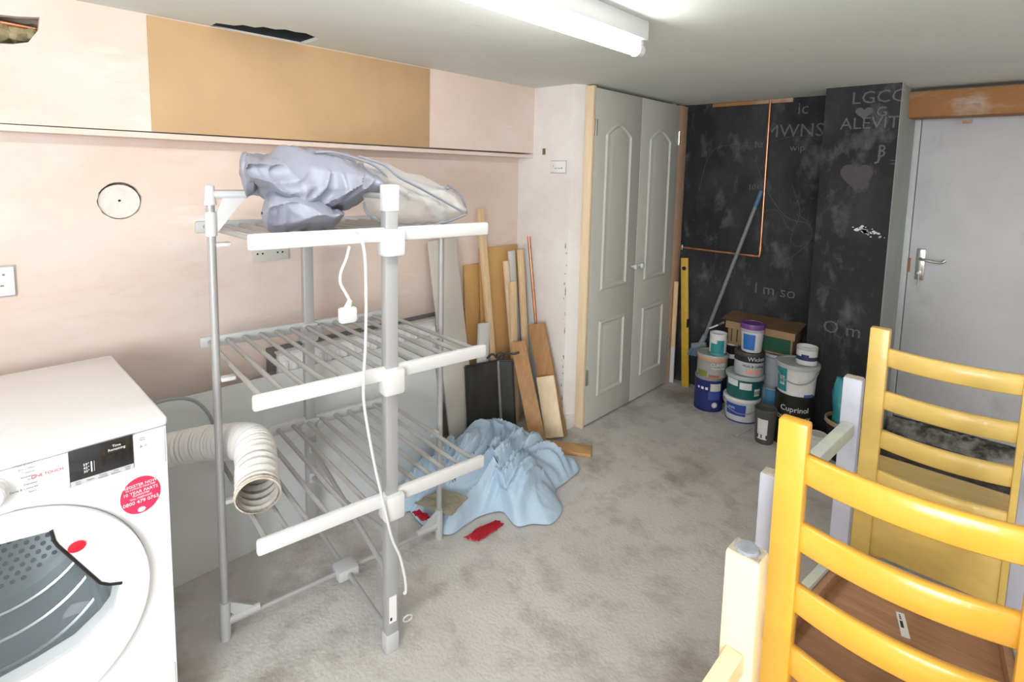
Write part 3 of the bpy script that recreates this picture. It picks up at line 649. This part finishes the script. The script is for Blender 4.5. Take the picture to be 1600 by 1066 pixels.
T = at(809,534,1,2.225); board('dark_plank', fl(838,700)+V((.012,.012,.0)), T, .085, .022, oak, 'dark brown plank leaning beside the black fire screen', 'plank', (.77,.64,0))
T = at(838,506,1,2.36); board('brown_plank', fl(868,688)+V((-.02,.052,.0)), T, .105, .018, oak, 'brown plank leaning behind the pale short plank', 'plank', (1,.25,0))
T = at(852,588,1,2.31); board('pale_plank', fl(864,692)+V((-.005,.02,.022)), T, .105, .018, pine_pale, 'short pale pine plank leaning with knots at its top', 'plank', (1,.35,0))
q = fl(866,704)
M = Matrix.Translation(q+V((.055,.055,0))) @ Matrix.Rotation(.55,4,'Z')
tag(MB().box((-.12,-.05,0),(.12,.05,.02),.002,M).build('floor_offcut', wood('orange_offcut',(.60,.36,.16),(.48,.26,.10),(1,10,10))), 'flat brown wood offcut on the floor under the pale plank', 'offcut')

# fire screen
fs = thing('fire_screen', (-2.02,2.08,0), 'black folding mesh fire screen with scroll handle leaning by the planks', 'fire screen')
def quadslab(b, a, c, d, e, th):
    n = (c-a).cross(e-a).normalized()*th; vs = [a,c,d,e,a+n,c+n,d+n,e+n]
    b._add(vs, [(0,1,2,3),(7,6,5,4),(0,4,5,1),(1,5,6,2),(2,6,7,3),(3,7,4,0)])
fa, fm, fc = V((-2.065,1.875,0)), V((-2.015,2.07,0)), V((-1.955,2.125,0))
ht = V((-.06,.02,.43))
for a, c in ((fa,fm),(fm,fc)):
    b = MB(); quadslab(b, a, c, c+ht, a+ht, .003); b.build('mesh_panel', mesh_blk, fs)
    b = MB(); b.tube([a,a+ht], .006, 8).tube([c,c+ht], .006, 8).tube([a+ht,c+ht], .006, 8).tube([a+V((0,0,.006)),c+V((0,0,.006))], .006, 8); b.build('panel_frame', black_iron, fs)
MB().tube([fm+V((.008,-.004,0)), fm+ht+V((.008,-.004,0))], .0075, 8).build('centre_rod', mat('rod_grey',(.32,.32,.32),.45,metal=.5), fs)
s0 = fm+ht; dn = (fc-fm).normalized()
b = MB()
b.tube(spline([s0+dn*t+V((0,0,h)) for t, h in [(-.06,.01),(-.03,.035),(0,.012),(.02,.03),(.05,.045),(.09,.04),(.12,.05)]],6), .006, 8)
b.tube([s0+dn*(.015+.02*math.cos(a))+V((0,0,.025+.02*math.sin(a))) for a in [k*math.pi/8 for k in range(17)]], .005, 8)
b.build('scroll_handle', black_iron, fs)

# ------------------------------------------------------------------ dust sheet heap
def heap(name, poly, c, hmax, m, label, cat, amp, p=1.8, nr=44, na=150, seed=0, z0=.004, freq=4.2, shift=(0,0)):
    c = V((c[0],c[1]))
    P2 = [V((q[0],q[1])) for q in poly]
    loop = []
    L = len(P2)
    dense = spline([V((q.x,q.y,0)) for q in P2]+[V((P2[0].x,P2[0].y,0))], 12)
    angs = sorted([(math.atan2(q.y-c.y, q.x-c.x), (q.xy-c).length) for q in dense])
    def rad(a):
        best = None
        for (a0, r0), (a1, r1) in zip(angs, angs[1:]+[(angs[0][0]+2*math.pi, angs[0][1])]):
            for s in (0, 2*math.pi, -2*math.pi):
                if a0 <= a+s <= a1: return r0+(r1-r0)*((a+s-a0)/max(1e-6,a1-a0))
        return angs[0][1]
    RR = [rad(-math.pi+2*math.pi*j/na) for j in range(na)]
    b = MB()
    def fn(u, v):
        j = int(round(v*na))%na; a = -math.pi+2*math.pi*j/na; u2 = u**.8
        r = RR[j]*u2; x, y = c.x+r*math.cos(a), c.y+r*math.sin(a)
        h = hmax*(1-u2**p)
        q = V((x*freq+seed, y*freq, seed)); wv = noise.noise(q*.45)*2.2
        th_ = .9+1.3*noise.noise(V((x*1.7,y*1.7,seed)))
        ca, sa = math.cos(th_), math.sin(th_); a1, a2 = (x*ca+y*sa)*freq, (-x*sa+y*ca)*freq
        rid = (1-abs(noise.noise(V((a1*1.5+wv*.6, a2*.6, seed))))*1.5)**2*1.25
        rid2 = (1-abs(noise.noise(V((a1*3.6+wv, a2*.9+3, seed+1))))*1.4)**2+.35*noise.noise(V((x*38,y*38,1)))
        env = min(1, (1-u2)*5+.12)
        h += amp*(rid*1.0+rid2*.22-.35)*env
        return V((x, y, z0+max(.002, h)*(1 if u2 < .999 else .0)+.002))
    b.grid(fn, nr, na, closed_v=True)
    return tag(b.build(name, m, smooth=80), label, cat)
hp = [fl(x,y) for x,y in [(640,800),(662,824),(700,838),(728,822),(752,808),(786,802),(806,824),(832,821),(862,820),(879,796),(868,770),(888,752),(906,733),(880,722),(852,714)]]
hp += [V((-1.90,2.10,0)), V((-1.985,2.01,0)), V((-2.04,1.86,0)), V((-2.03,1.6,0)), V((-1.97,1.36,0)), V((-1.86,1.26,0))]
heap('dust_sheet', hp, (-1.84,1.74), .20, sheet_m, 'crumpled pale blue paint-splashed dust sheet heaped on the floor', 'dust sheet', .05, 2.3, 80, 300, 2.0)
def cloth_patch(name, pts, m, label, seed, amp, lip, nu=36, nv=24, th_=.006):
    """folded cloth: four corners (pixel x, pixel y, height) joined by a wavy sheet with drooping edges"""
    c = [fl(x, y, z) for x, y, z in pts]
    def fn(u, v):
        p = (c[0]*(1-u)+c[1]*u)*(1-v)+(c[3]*(1-u)+c[2]*u)*v
        e = min(u, 1-u, v, 1-v)
        n = noise.noise(V((u*3+seed, v*5, seed)))+.5*(1-2*abs(noise.noise(V((u*7+v*3, v*8, seed)))))
        q = p+V((noise.noise(V((u*4,v*4,seed+5))), noise.noise(V((u*4,v*4,seed+9))), 0))*.012
        q.z = max(.006, p.z+amp*n-lip*max(0, 1-e/.08)**2); return q
    b = MB(); b.grid(fn, nu, nv); bmesh.ops.solidify(b.bm, geom=list(b.bm.faces), thickness=th_)
    return tag(b.build(name, m, smooth=70), label, 'cloth')
cloth_patch('canvas_cloth', [(646,784,.115),(690,762,.150),(732,774,.135),(706,803,.105)], canvas, 'folded beige canvas cloth tucked under the airer end', 5, .006, .012, th_=.008)
cloth_patch('red_cloth', [(724,838,.012),(776,811,.014),(788,817,.014),(748,845,.012)], red_c, 'red patterned cloth poking out under the blue dust sheet', 8, .008, .008)
cloth_patch('red_rag', [(644,800,.08),(654,796,.085),(674,808,.075),(660,813,.065)], red_c, 'small red rag beside the folded beige canvas', 9, .006, .006, 20, 14)

# ------------------------------------------------------------------ back corner: level, stick, broom
lv = thing('spirit_level', (-1.66,3.53,0), 'yellow spirit level standing against the chalkboard beside the cupboard', 'spirit level')
LB, LT = fl(1071,604), at(1070,403,1,3.585)
MB().beam(LB, LT, .05, .022, (1,.2,0), .002).build('beam', mat('level_yellow',(.62,.38,.03),.5,var=.15,scale=20), lv)
mid = LB.lerp(LT,.92); MB().cyl(mid+V((0,-.015,0)), mid+V((0,.0,0)), .014).build('vial', black_pl, lv)
mid = LB.lerp(LT,.5); MB().box(mid+V((.018,-.014,-.03)), mid+V((.028,.0,.03))).build('vial_window', black_pl, lv)
SB, ST = fl(1049,597), at(1057,440,1,3.52); mid = SB.lerp(ST,.36)
sw = thing('half_painted_stick', tuple(SB), 'thin wooden stick with white lower end beside the spirit level', 'stick')
MB().beam(SB, mid, .028, .012, (1,0,0)).build('white_end', white_pl, sw); MB().beam(mid, ST, .028, .012, (1,0,0)).build('bare_end', pine, sw)
bt, bb = at(1190,298,1,3.572), V((-1.60,3.50,.30))
bb = at(1098,535,1,3.53)
br_ = thing('broom', (bb.x,3.53,0), 'grey-handled broom with blue grip leaning across the chalkboard', 'broom')
MB().cyl(bb, bb.lerp(bt,.9), .0125, n=12).build('handle', mat('broom_grey',(.20,.21,.23),.4), br_)
MB().cyl(bb.lerp(bt,.9), bt, .0135, n=12).build('grip', mat('grip_blue',(.07,.16,.28),.5), br_)
hd = bb+V((-.022,0,-.03)); MB().beam(hd+V((-.055,0,-.01)), hd+V((.05,0,.02)), .036, .03, (0,0,1), .01).cyl(hd, bb.lerp(bt,.05), .018, n=12).build('broom_head', mat('broom_head',(.24,.27,.30),.5), br_)
b = MB()
for k in range(60): x = -.052+.10*random.random(); y = random.uniform(-.012,.012); b.tube([hd+V((x,y,-.01)), hd+V((x*1.3-.012,y*2,-.075))], .0028, 4)
b.build('bristles', mat('bristle_blue',(.16,.24,.33),.8), br_)['kind'] = 'stuff'

# ------------------------------------------------------------------ paint cans
TI = {}
def cm(c, r=.45): return mat('can_%02x%02x%02x' % tuple(int(v*255) for v in c), c, r, var=.08, scale=20)
def zpx(px, py, y): return at(px, py, 1, y)[2]
def can(name, label, cx, yc, z0, z1, r, body, lid=None, lidr=1.04, bands=(), patches=(), texts=(), taper=1.0, handle=False, cat='paint can', open_top=False, lidh=.016):
    ctr = at(cx, 600, 1, yc); c = V((ctr.x, yc, z0)); h = z1-z0
    t = thing(name, tuple(c), label, cat, 'paint tins stacked below the chalkboard')
    rt, rb = r, r*taper
    prof = [(rb*.96,0),(rb,.004),(rt,h-.008),(rt*1.015,h-.006),(rt*1.015,h)]
    prof += [(rt*.93,h),(rt*.93,h-.02 if open_top else h-.006),(0,h-.02 if open_top else h-.006)]
    MB().lathe(prof, c, 36).build('body', cm(body), t, smooth=40)
    def R(z): return rb+(rt-rb)*(z/h)
    face = math.atan2(-c.y, -c.x)                     # toward the camera
    def patch(a0, a1, f0, f1, col, nm='label_print', dr_=.0009):
        b = MB(); n = max(3, int((a1-a0)/.12))
        b.grid(lambda u, v: c+V((math.cos(face+a0+(a1-a0)*u)*(R(h*(f0+(f1-f0)*v))+dr_), math.sin(face+a0+(a1-a0)*u)*(R(h*(f0+(f1-f0)*v))+dr_), h*(f0+(f1-f0)*v))), n+1, 2)
        return b.build(nm, cm(col), t, smooth=60, recalc=False)
    for f0, f1, col in bands: patch(-math.pi, math.pi, f0, f1, col, 'label_band')
    for a0, a1, f0, f1, col in patches: patch(a0, a1, f0, f1, col, 'label_patch', .0016)
    for s, a, f, sz, col in texts:
        ang = face+a; rr = R(h*f)+.0022
        o = c+V((math.cos(ang)*rr, math.sin(ang)*rr, h*f))
        text('label_text', s, sz, frame(o, (-math.sin(ang), math.cos(ang), 0), (0,0,1)), cm(col), t, bend=rr)
    if lid:
        MB().lathe([(rt*lidr,h-lidh),(rt*lidr*1.01,h-.003),(rt*lidr*.98,h+.003),(rt*.90,h+.003),(rt*.88,h-.001),(0,h-.001)], c, 36).build('lid', cm(lid,.4), t, smooth=40)
    if handle:
        b = MB(); pts = []
        for k in range(15):
            a = face-1.45+2.9*k/14; drop = math.sin(math.pi*k/14)
            pts.append(c+V((math.cos(a)*(rt+.006), math.sin(a)*(rt+.006), h*.86-drop*h*.42)))
        b.tube(pts, .0028, 6).build('wire_handle', cm((.30,.31,.32)), t)
    return t
W_, K_ = (.78,.78,.78), (.02,.02,.02)
navy, teal, grn = (.02,.03,.17), (.02,.26,.28), (.015,.13,.12)
y1 = 3.335; z = [0, zpx(1108,591,3.25), zpx(1110,556,3.25), zpx(1118,522,3.28)]
can('paint_tin', 'dark blue paint tin at the bottom of the left stack', 1108, y1, 0, z[1]-.004, .086, navy, (.25,.25,.27), 1.02, [(.0,.06,(.01,.015,.1))], [(.1,.9,.62,.84,(.62,.64,.58)),(-.02,.85,.36,.6,(.05,.08,.36))], [('● ■ ■',-.45,.68,.022,W_),('◉',.45,.2,.045,W_)])
can('paint_tin', 'grey tin with orange label, second in the left stack', 1111, y1, z[1], z[2]-.003, .091, (.36,.36,.34), (.42,.43,.43), 1.04, [(.78,.92,(.75,.30,.16))], [(-1.1,-.3,.05,.3,(.22,.25,.05)),(-.2,.5,.05,.16,(.45,.12,.06))], [('CLASSIC',.45,.62,.028,W_),('Masonry Paint',.45,.46,.016,W_)])
can('paint_tin', 'small white and teal tin topping the left stack', 1118, y1-.01, z[2], z[3], .051, W_, None, 1, [(.0,.12,(.1,.3,.32))], [(-.9,.75,.1,.55,teal),(-.1,.75,.5,.72,teal)], [], open_top=True)
by_ = at(1122,515,1,y1)
pb_ = thing('paint_brush', (by_.x,y1,z[3]), 'paint brush lying across the small white and teal tin', 'brush')
MB().beam(by_+V((-.05,-.02,.0)), by_+V((.0,.0,.03)), .022, .01, (0,1,0), .003).build('brush_handle', cm((.55,.56,.58)), pb_)
MB().beam(by_+V((.0,.0,.03)), by_+V((.035,.012,.055)), .035, .014, (0,1,0), .002).build('bristles', cm((.06,.05,.05)), pb_)
y2 = 3.330; z = [0, zpx(1161,624,3.246), zpx(1163,588,3.246), zpx(1168,551,3.27), zpx(1170,507,3.28)]
can('paint_tub', 'white tub with blue label and grey handle under the green tub', 1161, y2, 0, z[1]-.004, .103, W_, (.80,.80,.80), 1.05, [(.0,.06,(.05,.07,.3))], [(-1.0,.25,.3,.78,(.035,.08,.42))], [('matt',-.6,.62,.024,W_)], .88, True)
can('paint_tub', 'dark green tub with white label panels and a clear grey lid', 1163, y2, z[1], z[2]-.004, .103, grn, (.42,.47,.48), 1.06, [], [(-1.1,-.35,.55,.82,W_),(-.25,.42,.45,.75,W_),(.6,1.0,.18,.5,W_)], [('|||||||',.8,.34,.022,K_)], .95, False, lidh=.02)
can('paint_tin', 'white tin with black top band and pink patch above the green tub', 1168, y2, z[2], z[3]-.003, .083, (.62,.64,.66), (.06,.05,.05), 1.03, [(.62,.98,(.015,.018,.03))], [(-.2,.85,.12,.32,(.80,.40,.30))], [('Wickes',.55,.78,.036,W_),('Walls & Ceilings',.35,.46,.020,K_)])
can('paint_tub', 'small white tub with purple lid topping the middle stack', 1170, y2, z[3], z[4], .066, W_, (.16,.06,.26), 1.05, [(.72,.9,(.50,.50,.52))], [(-.85,.3,.1,.66,(.03,.16,.50)),(-.7,.15,.67,.70,(.55,.62,.72))], [], .86, lidh=.028)
y3 = 3.475; z = [0, zpx(1202,602,3.41), zpx(1210,556,3.40)]
can('paint_tin', 'blue and white tin under the pale blue tin behind the grey bucket', 1207, y3, 0, z[1]-.003, .07, (.62,.68,.72), (.3,.3,.32), 1.02, [], [(-.6,.5,.1,.9,(.10,.35,.62))], [])
can('paint_tin', 'plain pale blue tin holding up the cardboard box', 1211, y3, z[1], z[2]-.002, .072, (.52,.58,.64), (.5,.52,.55), 1.02, [(.9,.99,(.1,.1,.12))], [], [])
zb = z[2]
can('paint_tin', 'black tin with white lid half hidden behind the left stack', 1141, 3.52, 0, zb-.003, .055, K_, W_, 1.06, [(.75,.82,W_)], [], [])
y4 = 3.232; z = [0, zpx(1243,620,3.15), zpx(1244,572,3.15), zpx(1257,543,3.19)]
can('paint_tin', 'black tin with white lettering and garden scene under the teal-labelled tub', 1243, y4, 0, z[1]-.003, .098, (.018,.02,.018), None, 1, [], [(-.7,.7,.08,.42,(.16,.30,.06)),(-.5,-.25,.02,.25,(.35,.12,.04)),(.1,.35,.02,.25,(.35,.12,.04))], [('Cuprinol',.05,.76,.042,W_),('DUCKSBACK',.05,.57,.032,(.70,.62,.42))])
can('paint_tub', 'white tub with teal label and wide grey lid on the black tin', 1244, y4, z[1], z[2], .100, W_, (.42,.44,.44), 1.12, [], [(-1.25,-.5,.1,.86,teal),(-.95,-.62,.3,.6,W_),(.45,1.1,.0,.10,(.08,.12,.4))], [('|||||',-.78,.44,.022,K_)], .93, True, lidh=.02)
can('paint_tin', 'small open white tin smeared with navy paint on the grey lid', 1257, y4-.005, z[2]+.004, z[3], .052, W_, None, 1, [(.28,.5,(.03,.04,.12)),(.85,.97,(.5,.5,.5))], [(-.5,.2,.5,.62,(.03,.04,.12))], [], open_top=True)
can('grey_bucket', 'small translucent dark grey bucket with white label in front of the tins', 1200, 3.115, 0, zpx(1206,645,3.07), .058, (.085,.085,.085), None, 1, [], [(-.75,.25,.15,.75,W_)], [('▮▮ ▮',-.25,.25,.02,K_)], .82, cat='bucket', open_top=True)
can('paint_tub', 'small white tub against the black chimney breast right of the tins', 1284, 3.085, 0, .15, .043, W_, (.62,.62,.6), 1.05, [], [], [], .9)
# cardboard box on the tins
bl, brr = at(1136,540,1,3.42), at(1237,556,1,3.42); bz = zb+.004; bt_ = at(1185,512,1,3.42).z
bxx = thing('cardboard_box', ((bl.x+brr.x)/2,3.50,bz), 'torn brown cardboard box with green side lying on the tins', 'box')
card = mat('cardboard', (.40,.25,.14), .85, var=.15, scale=10); cgr = mat('box_green', (.015,.09,.05), .7)
MB().box((bl.x,3.42,bz),(brr.x,3.60,bt_),.002).build('carton', card, bxx)
MB().box((bl.x+.20,3.418,bz+.012),(brr.x-.01,3.4205,bt_-.03)).build('green_print', cgr, bxx)
for k in range(4): MB().box((bl.x+.02+.035*k,3.418,bz+.02),(bl.x+.028+.035*k,3.4205,bt_-.04)).build('green_stripe', cgr, bxx)
fp_ = MB(); fp_.grid(lambda u, v: V((bl.x-.05+u*(brr.x-bl.x+.07), 3.413+v*.195, bt_+.004+.028*v+.02*max(0,.25-u)+.006*noise.noise(V((u*6,v*4,0))))), 24, 10)
bmesh.ops.solidify(fp_.bm, geom=list(fp_.bm.faces), thickness=.005); fp_.build('lid_flap', card, bxx)
MB().box((bl.x-.015,3.413,bt_-.038),(brr.x+.012,3.418,bt_+.006)).build('lid_front', card, bxx)
# bag and bucket right of the tins
bk = at(1322,690,1,3.235)
pbk = thing('planter_bucket', (bk.x,3.235,0), 'dark bucket with tan rim holding a green bag beside the chimney breast', 'bucket')
MB().lathe([(.08,0),(.098,.20),(.101,.20),(.094,.19),(.075,.02),(0,.02)], (bk.x,3.235,0), 32).build('body', mat('bucket_dark',(.03,.028,.025),.6), pbk)
MB().lathe([(.1,.188),(.108,.194),(.108,.212),(.1,.214),(.096,.2),(.1,.188)], (bk.x,3.235,0), 32, None, False).build('rim', mat('rim_tan',(.42,.30,.20),.7), pbk)
gbag = MB(); gbag.grid(lambda u, v: V((bk.x-.05*u*u,3.235,.03))+V((math.cos(v*2*math.pi)*.062*math.sin(math.pi*(.08+.9*u))**.6, math.sin(v*2*math.pi)*.062*math.sin(math.pi*(.08+.9*u))**.6, (.40*u)))+V((noise.noise(V((u*5,math.cos(v*6.28)*2,math.sin(v*6.28)*2))),noise.noise(V((u*5+9,math.cos(v*6.28)*2,math.sin(v*6.28)*2))),0))*.016, 24, 28, closed_v=True)
tag(gbag.build('green_bag', layered('bag_green', (.03,.30,.14), [((.05,.35,.45), 8, .5,.56, O1, 1), ((.01,.08,.06), 9, .6,.7, O1, 2)], .35, .1, 30), smooth=80), 'shiny green and blue plastic bag stuffed in the dark bucket', 'bag')
a, bq = fl(1151,682), fl(1174,670)
tag(MB().cyl(a+V((0,0,.005)), bq+V((0,0,.005)), .005, n=8).build('paint_stirrer', mat('stirrer',(.6,.58,.55),.6)), 'thin pale stirring stick on the floor before the tins', 'stick')

# ------------------------------------------------------------------ chairs
def chair(name, loc, rz, m, label, panel=False):
    t = thing(name, loc, label, 'chair', 'yellow ladder-back chairs', rz)
    PXC, YB_, S = .1855, 0.0, .395
    def lb():
        b = MB(); b.local = True; return b
    for sx in (-1,1):
        b = lb(); b.beam((sx*PXC,.0,.0),(sx*PXC,.0,1.0), .055, .034, (1,0,0), .006); b.build('back_post', m, t)
        b = lb(); b.beam((sx*(PXC+.008),.40,0),(sx*(PXC+.008),.40,S-.02), .042, .042, (1,0,0), .004); b.build('front_leg', m, t)
        b = lb(); b.beam((sx*PXC,.015,.17),(sx*(PXC+.008),.385,.17), .035, .02, (0,0,1), .003); b.build('side_stretcher', m, t)
        b = lb(); b.beam((sx*PXC,.015,S-.045),(sx*(PXC+.008),.385,S-.045), .05, .02, (0,0,1), .002); b.build('side_apron', m, t)
    def slat(zt, zb_, nm, bow=.028):
        b = lb(); N = 18; x0 = PXC-.024; prof = []
        rows = []
        for k in range(N+1):
            u = -1+2*k/N; x = x0*u; y = -bow*(1-u*u)+.004
            zt_ = zt; th = .011; r = .005
            sec = [(-th+r,zt_),(th-r,zt_),(th,zt_-r),(th,zb_+r),(th-r,zb_),(-th+r,zb_),(-th,zb_+r),(-th,zt_-r)]
            rows.append([b.bm.verts.new((x,y+dy,z)) for dy, z in sec])
        for r0, r1 in zip(rows, rows[1:]):
            for k in range(8): b.bm.faces.new((r0[k], r0[(k+1)%8], r1[(k+1)%8], r1[k]))
        b.bm.faces.new(rows[0]); b.bm.faces.new(rows[-1][::-1])
        b.build(nm, m, t, smooth=50)
    for zt in (.937,.796,.665): slat(zt, zt-.060, 'back_slat')
    slat(.530, .468, 'back_slat')
    b = lb(); b.box((-PXC+.024,-.008,.24),(PXC-.024,.010,S+.006),.003); b.build('rear_apron', m, t)
    b = lb(); b.prism([(-PXC-.02,.0),(-PXC-.03,.43),(PXC+.03,.43),(PXC+.02,.0)], 2, S-.02, S); b.build('seat', m, t)
    b = lb(); b.beam((-PXC,.40,S-.045),(PXC,.40,S-.045), .05, .02, (0,0,1), .002); b.build('front_apron', m, t)
    return t
XA = -.299+.1855
chair('ladderback_chair', (XA,1.137,0), 0, yel_a, 'amber yellow ladder-back chair nearest, seen from behind')
chair('ladderback_chair', (-.316+.1855,2.069,0), 0, yel_b, 'paler yellow ladder-back chair farther off, before the scuffed door')
chair('ladderback_chair', (.205,.635,0), math.pi/2, yel_a, 'amber ladder-back chair under the upturned overlit yellow chair')
# upturned lavender chair resting on the amber chair
uc = thing('upturned_chair', (-.12,1.42,.395), 'upturned chair with lavender grey legs resting on the amber chair seat', 'chair')
def post(p, q, w_, d_, m, par, nm, side=(1,0,0)): return MB().beam(p, q, w_, d_, side, .003).build(nm, m, par)
FLx, FRx, NLx, NRx, YF, YN = -.300, .058, -.350, .112, 1.646, 1.198
E0 = .467
st = MB(); st.prism([(FLx+.012,YF-.01),(FRx-.012,YF-.01),(NRx-.03,YN+.0),(NLx+.03,YN+.0)], 2, .396, .418); so_ = st.build('seat', seat_br, uc)
for nm, p, q, tz, m in [('far_leg',FLx,YF,.95,lav),('far_leg',FRx,YF,.95,lav),('near_leg',NLx,YN,.842,lav),('near_leg',NRx,YN,.842,lav)]:
    lg = MB().beam((p,q,.42),(p,q,tz), .044, .036, (1,0,0), .003).build('leg', m, uc)
    MB().box((p-.019,q-.015,tz-.0005),(p+.019,q+.015,tz+.0015)).build('leg_end', raw_end, lg)
for a, b_ in ((FLx,NLx),(FRx,NRx)):
    MB().beam((a,YF-.018,.815),(b_,YN+.018,.775), .036, .03, (0,0,1), .004).build('stretcher', sage, uc)
    sgn = 1 if a < -.1 else -1
    MB().beam((a+.0*sgn,YF-.018,.445),(b_+.0*sgn,YN+.018,.445), .044, .022, (0,0,1), .002).build('side_apron', sage, uc)
    MB().beam((a+.02*sgn,YF-.02,.436),(b_+.02*sgn,YN+.02,.436), .04, .016, (0,0,1), .001).build('apron_lining', seat_br, uc)
MB().beam((FLx+.02,YF+.004,.443),(FRx-.02,YF+.004,.443), .048, .02, (0,0,1), .002).build('far_apron', seat_br, uc)
MB().beam((FLx+.02,YF+.0145,.4675),(FRx-.02,YF+.0145,.4675), .004, .005, (0,0,1)).build('paint_edge', cm((.72,.72,.64)), uc)
MB().beam((NLx+.02,YN,.44),(NRx-.02,YN,.44), .046, .02, (0,0,1), .002).build('near_apron', seat_br, uc)
s1_, s2_ = fl(1406,958,.4185), fl(1415.5,997,.4185); sc_ = (s1_+s2_)/2
Ms = frame(sc_, s1_-s2_, V((-(s1_-s2_).y,(s1_-s2_).x,0)))
HL_ = (s1_-s2_).length/2
MB().box((-HL_,-.0085,0),(HL_,.0085,.0012),0,Ms).build('paper_label', paper, so_)
for dx, w2, h2, dy in [(.0,HL_*.55,.006,.002),(HL_*.45,.004,.004,.002),(HL_*.6,.004,.004,.002),(HL_*.75,.004,.003,.002)]: MB().box((dx-w2/2,dy-h2/2,.001),(dx+w2/2,dy+h2/2,.0016),0,Ms).build('label_print', ink, so_)
# upturned yellow chair, overexposure painted as cream, mostly out of frame
ec = thing('upturned_chair', (-.1,.64,.395), 'upturned yellow chair, painted overlit pale, with a felt-padded leg left of the amber chair', 'chair')
ex, ey = -.285, .872
for p, q, tz in [(ex,ey,.868),(ex+.40,ey,.868),(ex-.02,ey-.42,.72),(ex+.42,ey-.42,.72)]:
    lg = MB().beam((p,q,.40),(p,q,tz), .056, .046, (1,0,0), .006).build('leg', cream, ec)
    MB().box((p-.024,q-.019,tz-.001),(p+.024,q+.019,tz+.0015)).build('leg_end', raw_end, lg)
    MB().cyl((p,q,tz+.001),(p,q,tz+.006), .0195, .017, n=20).build('felt_pad', felt, lg)
for x in (ex,ex+.40): MB().beam((x,ey-.02,.69),(x-.035 if x < 0 else x+.02,ey-.42,.60), .036, .03, (0,0,1), .004).build('stretcher', cream, ec)
MB().box((ex,ey-.42,.396),(ex+.40,ey,.42),.004).build('seat', cream, ec)
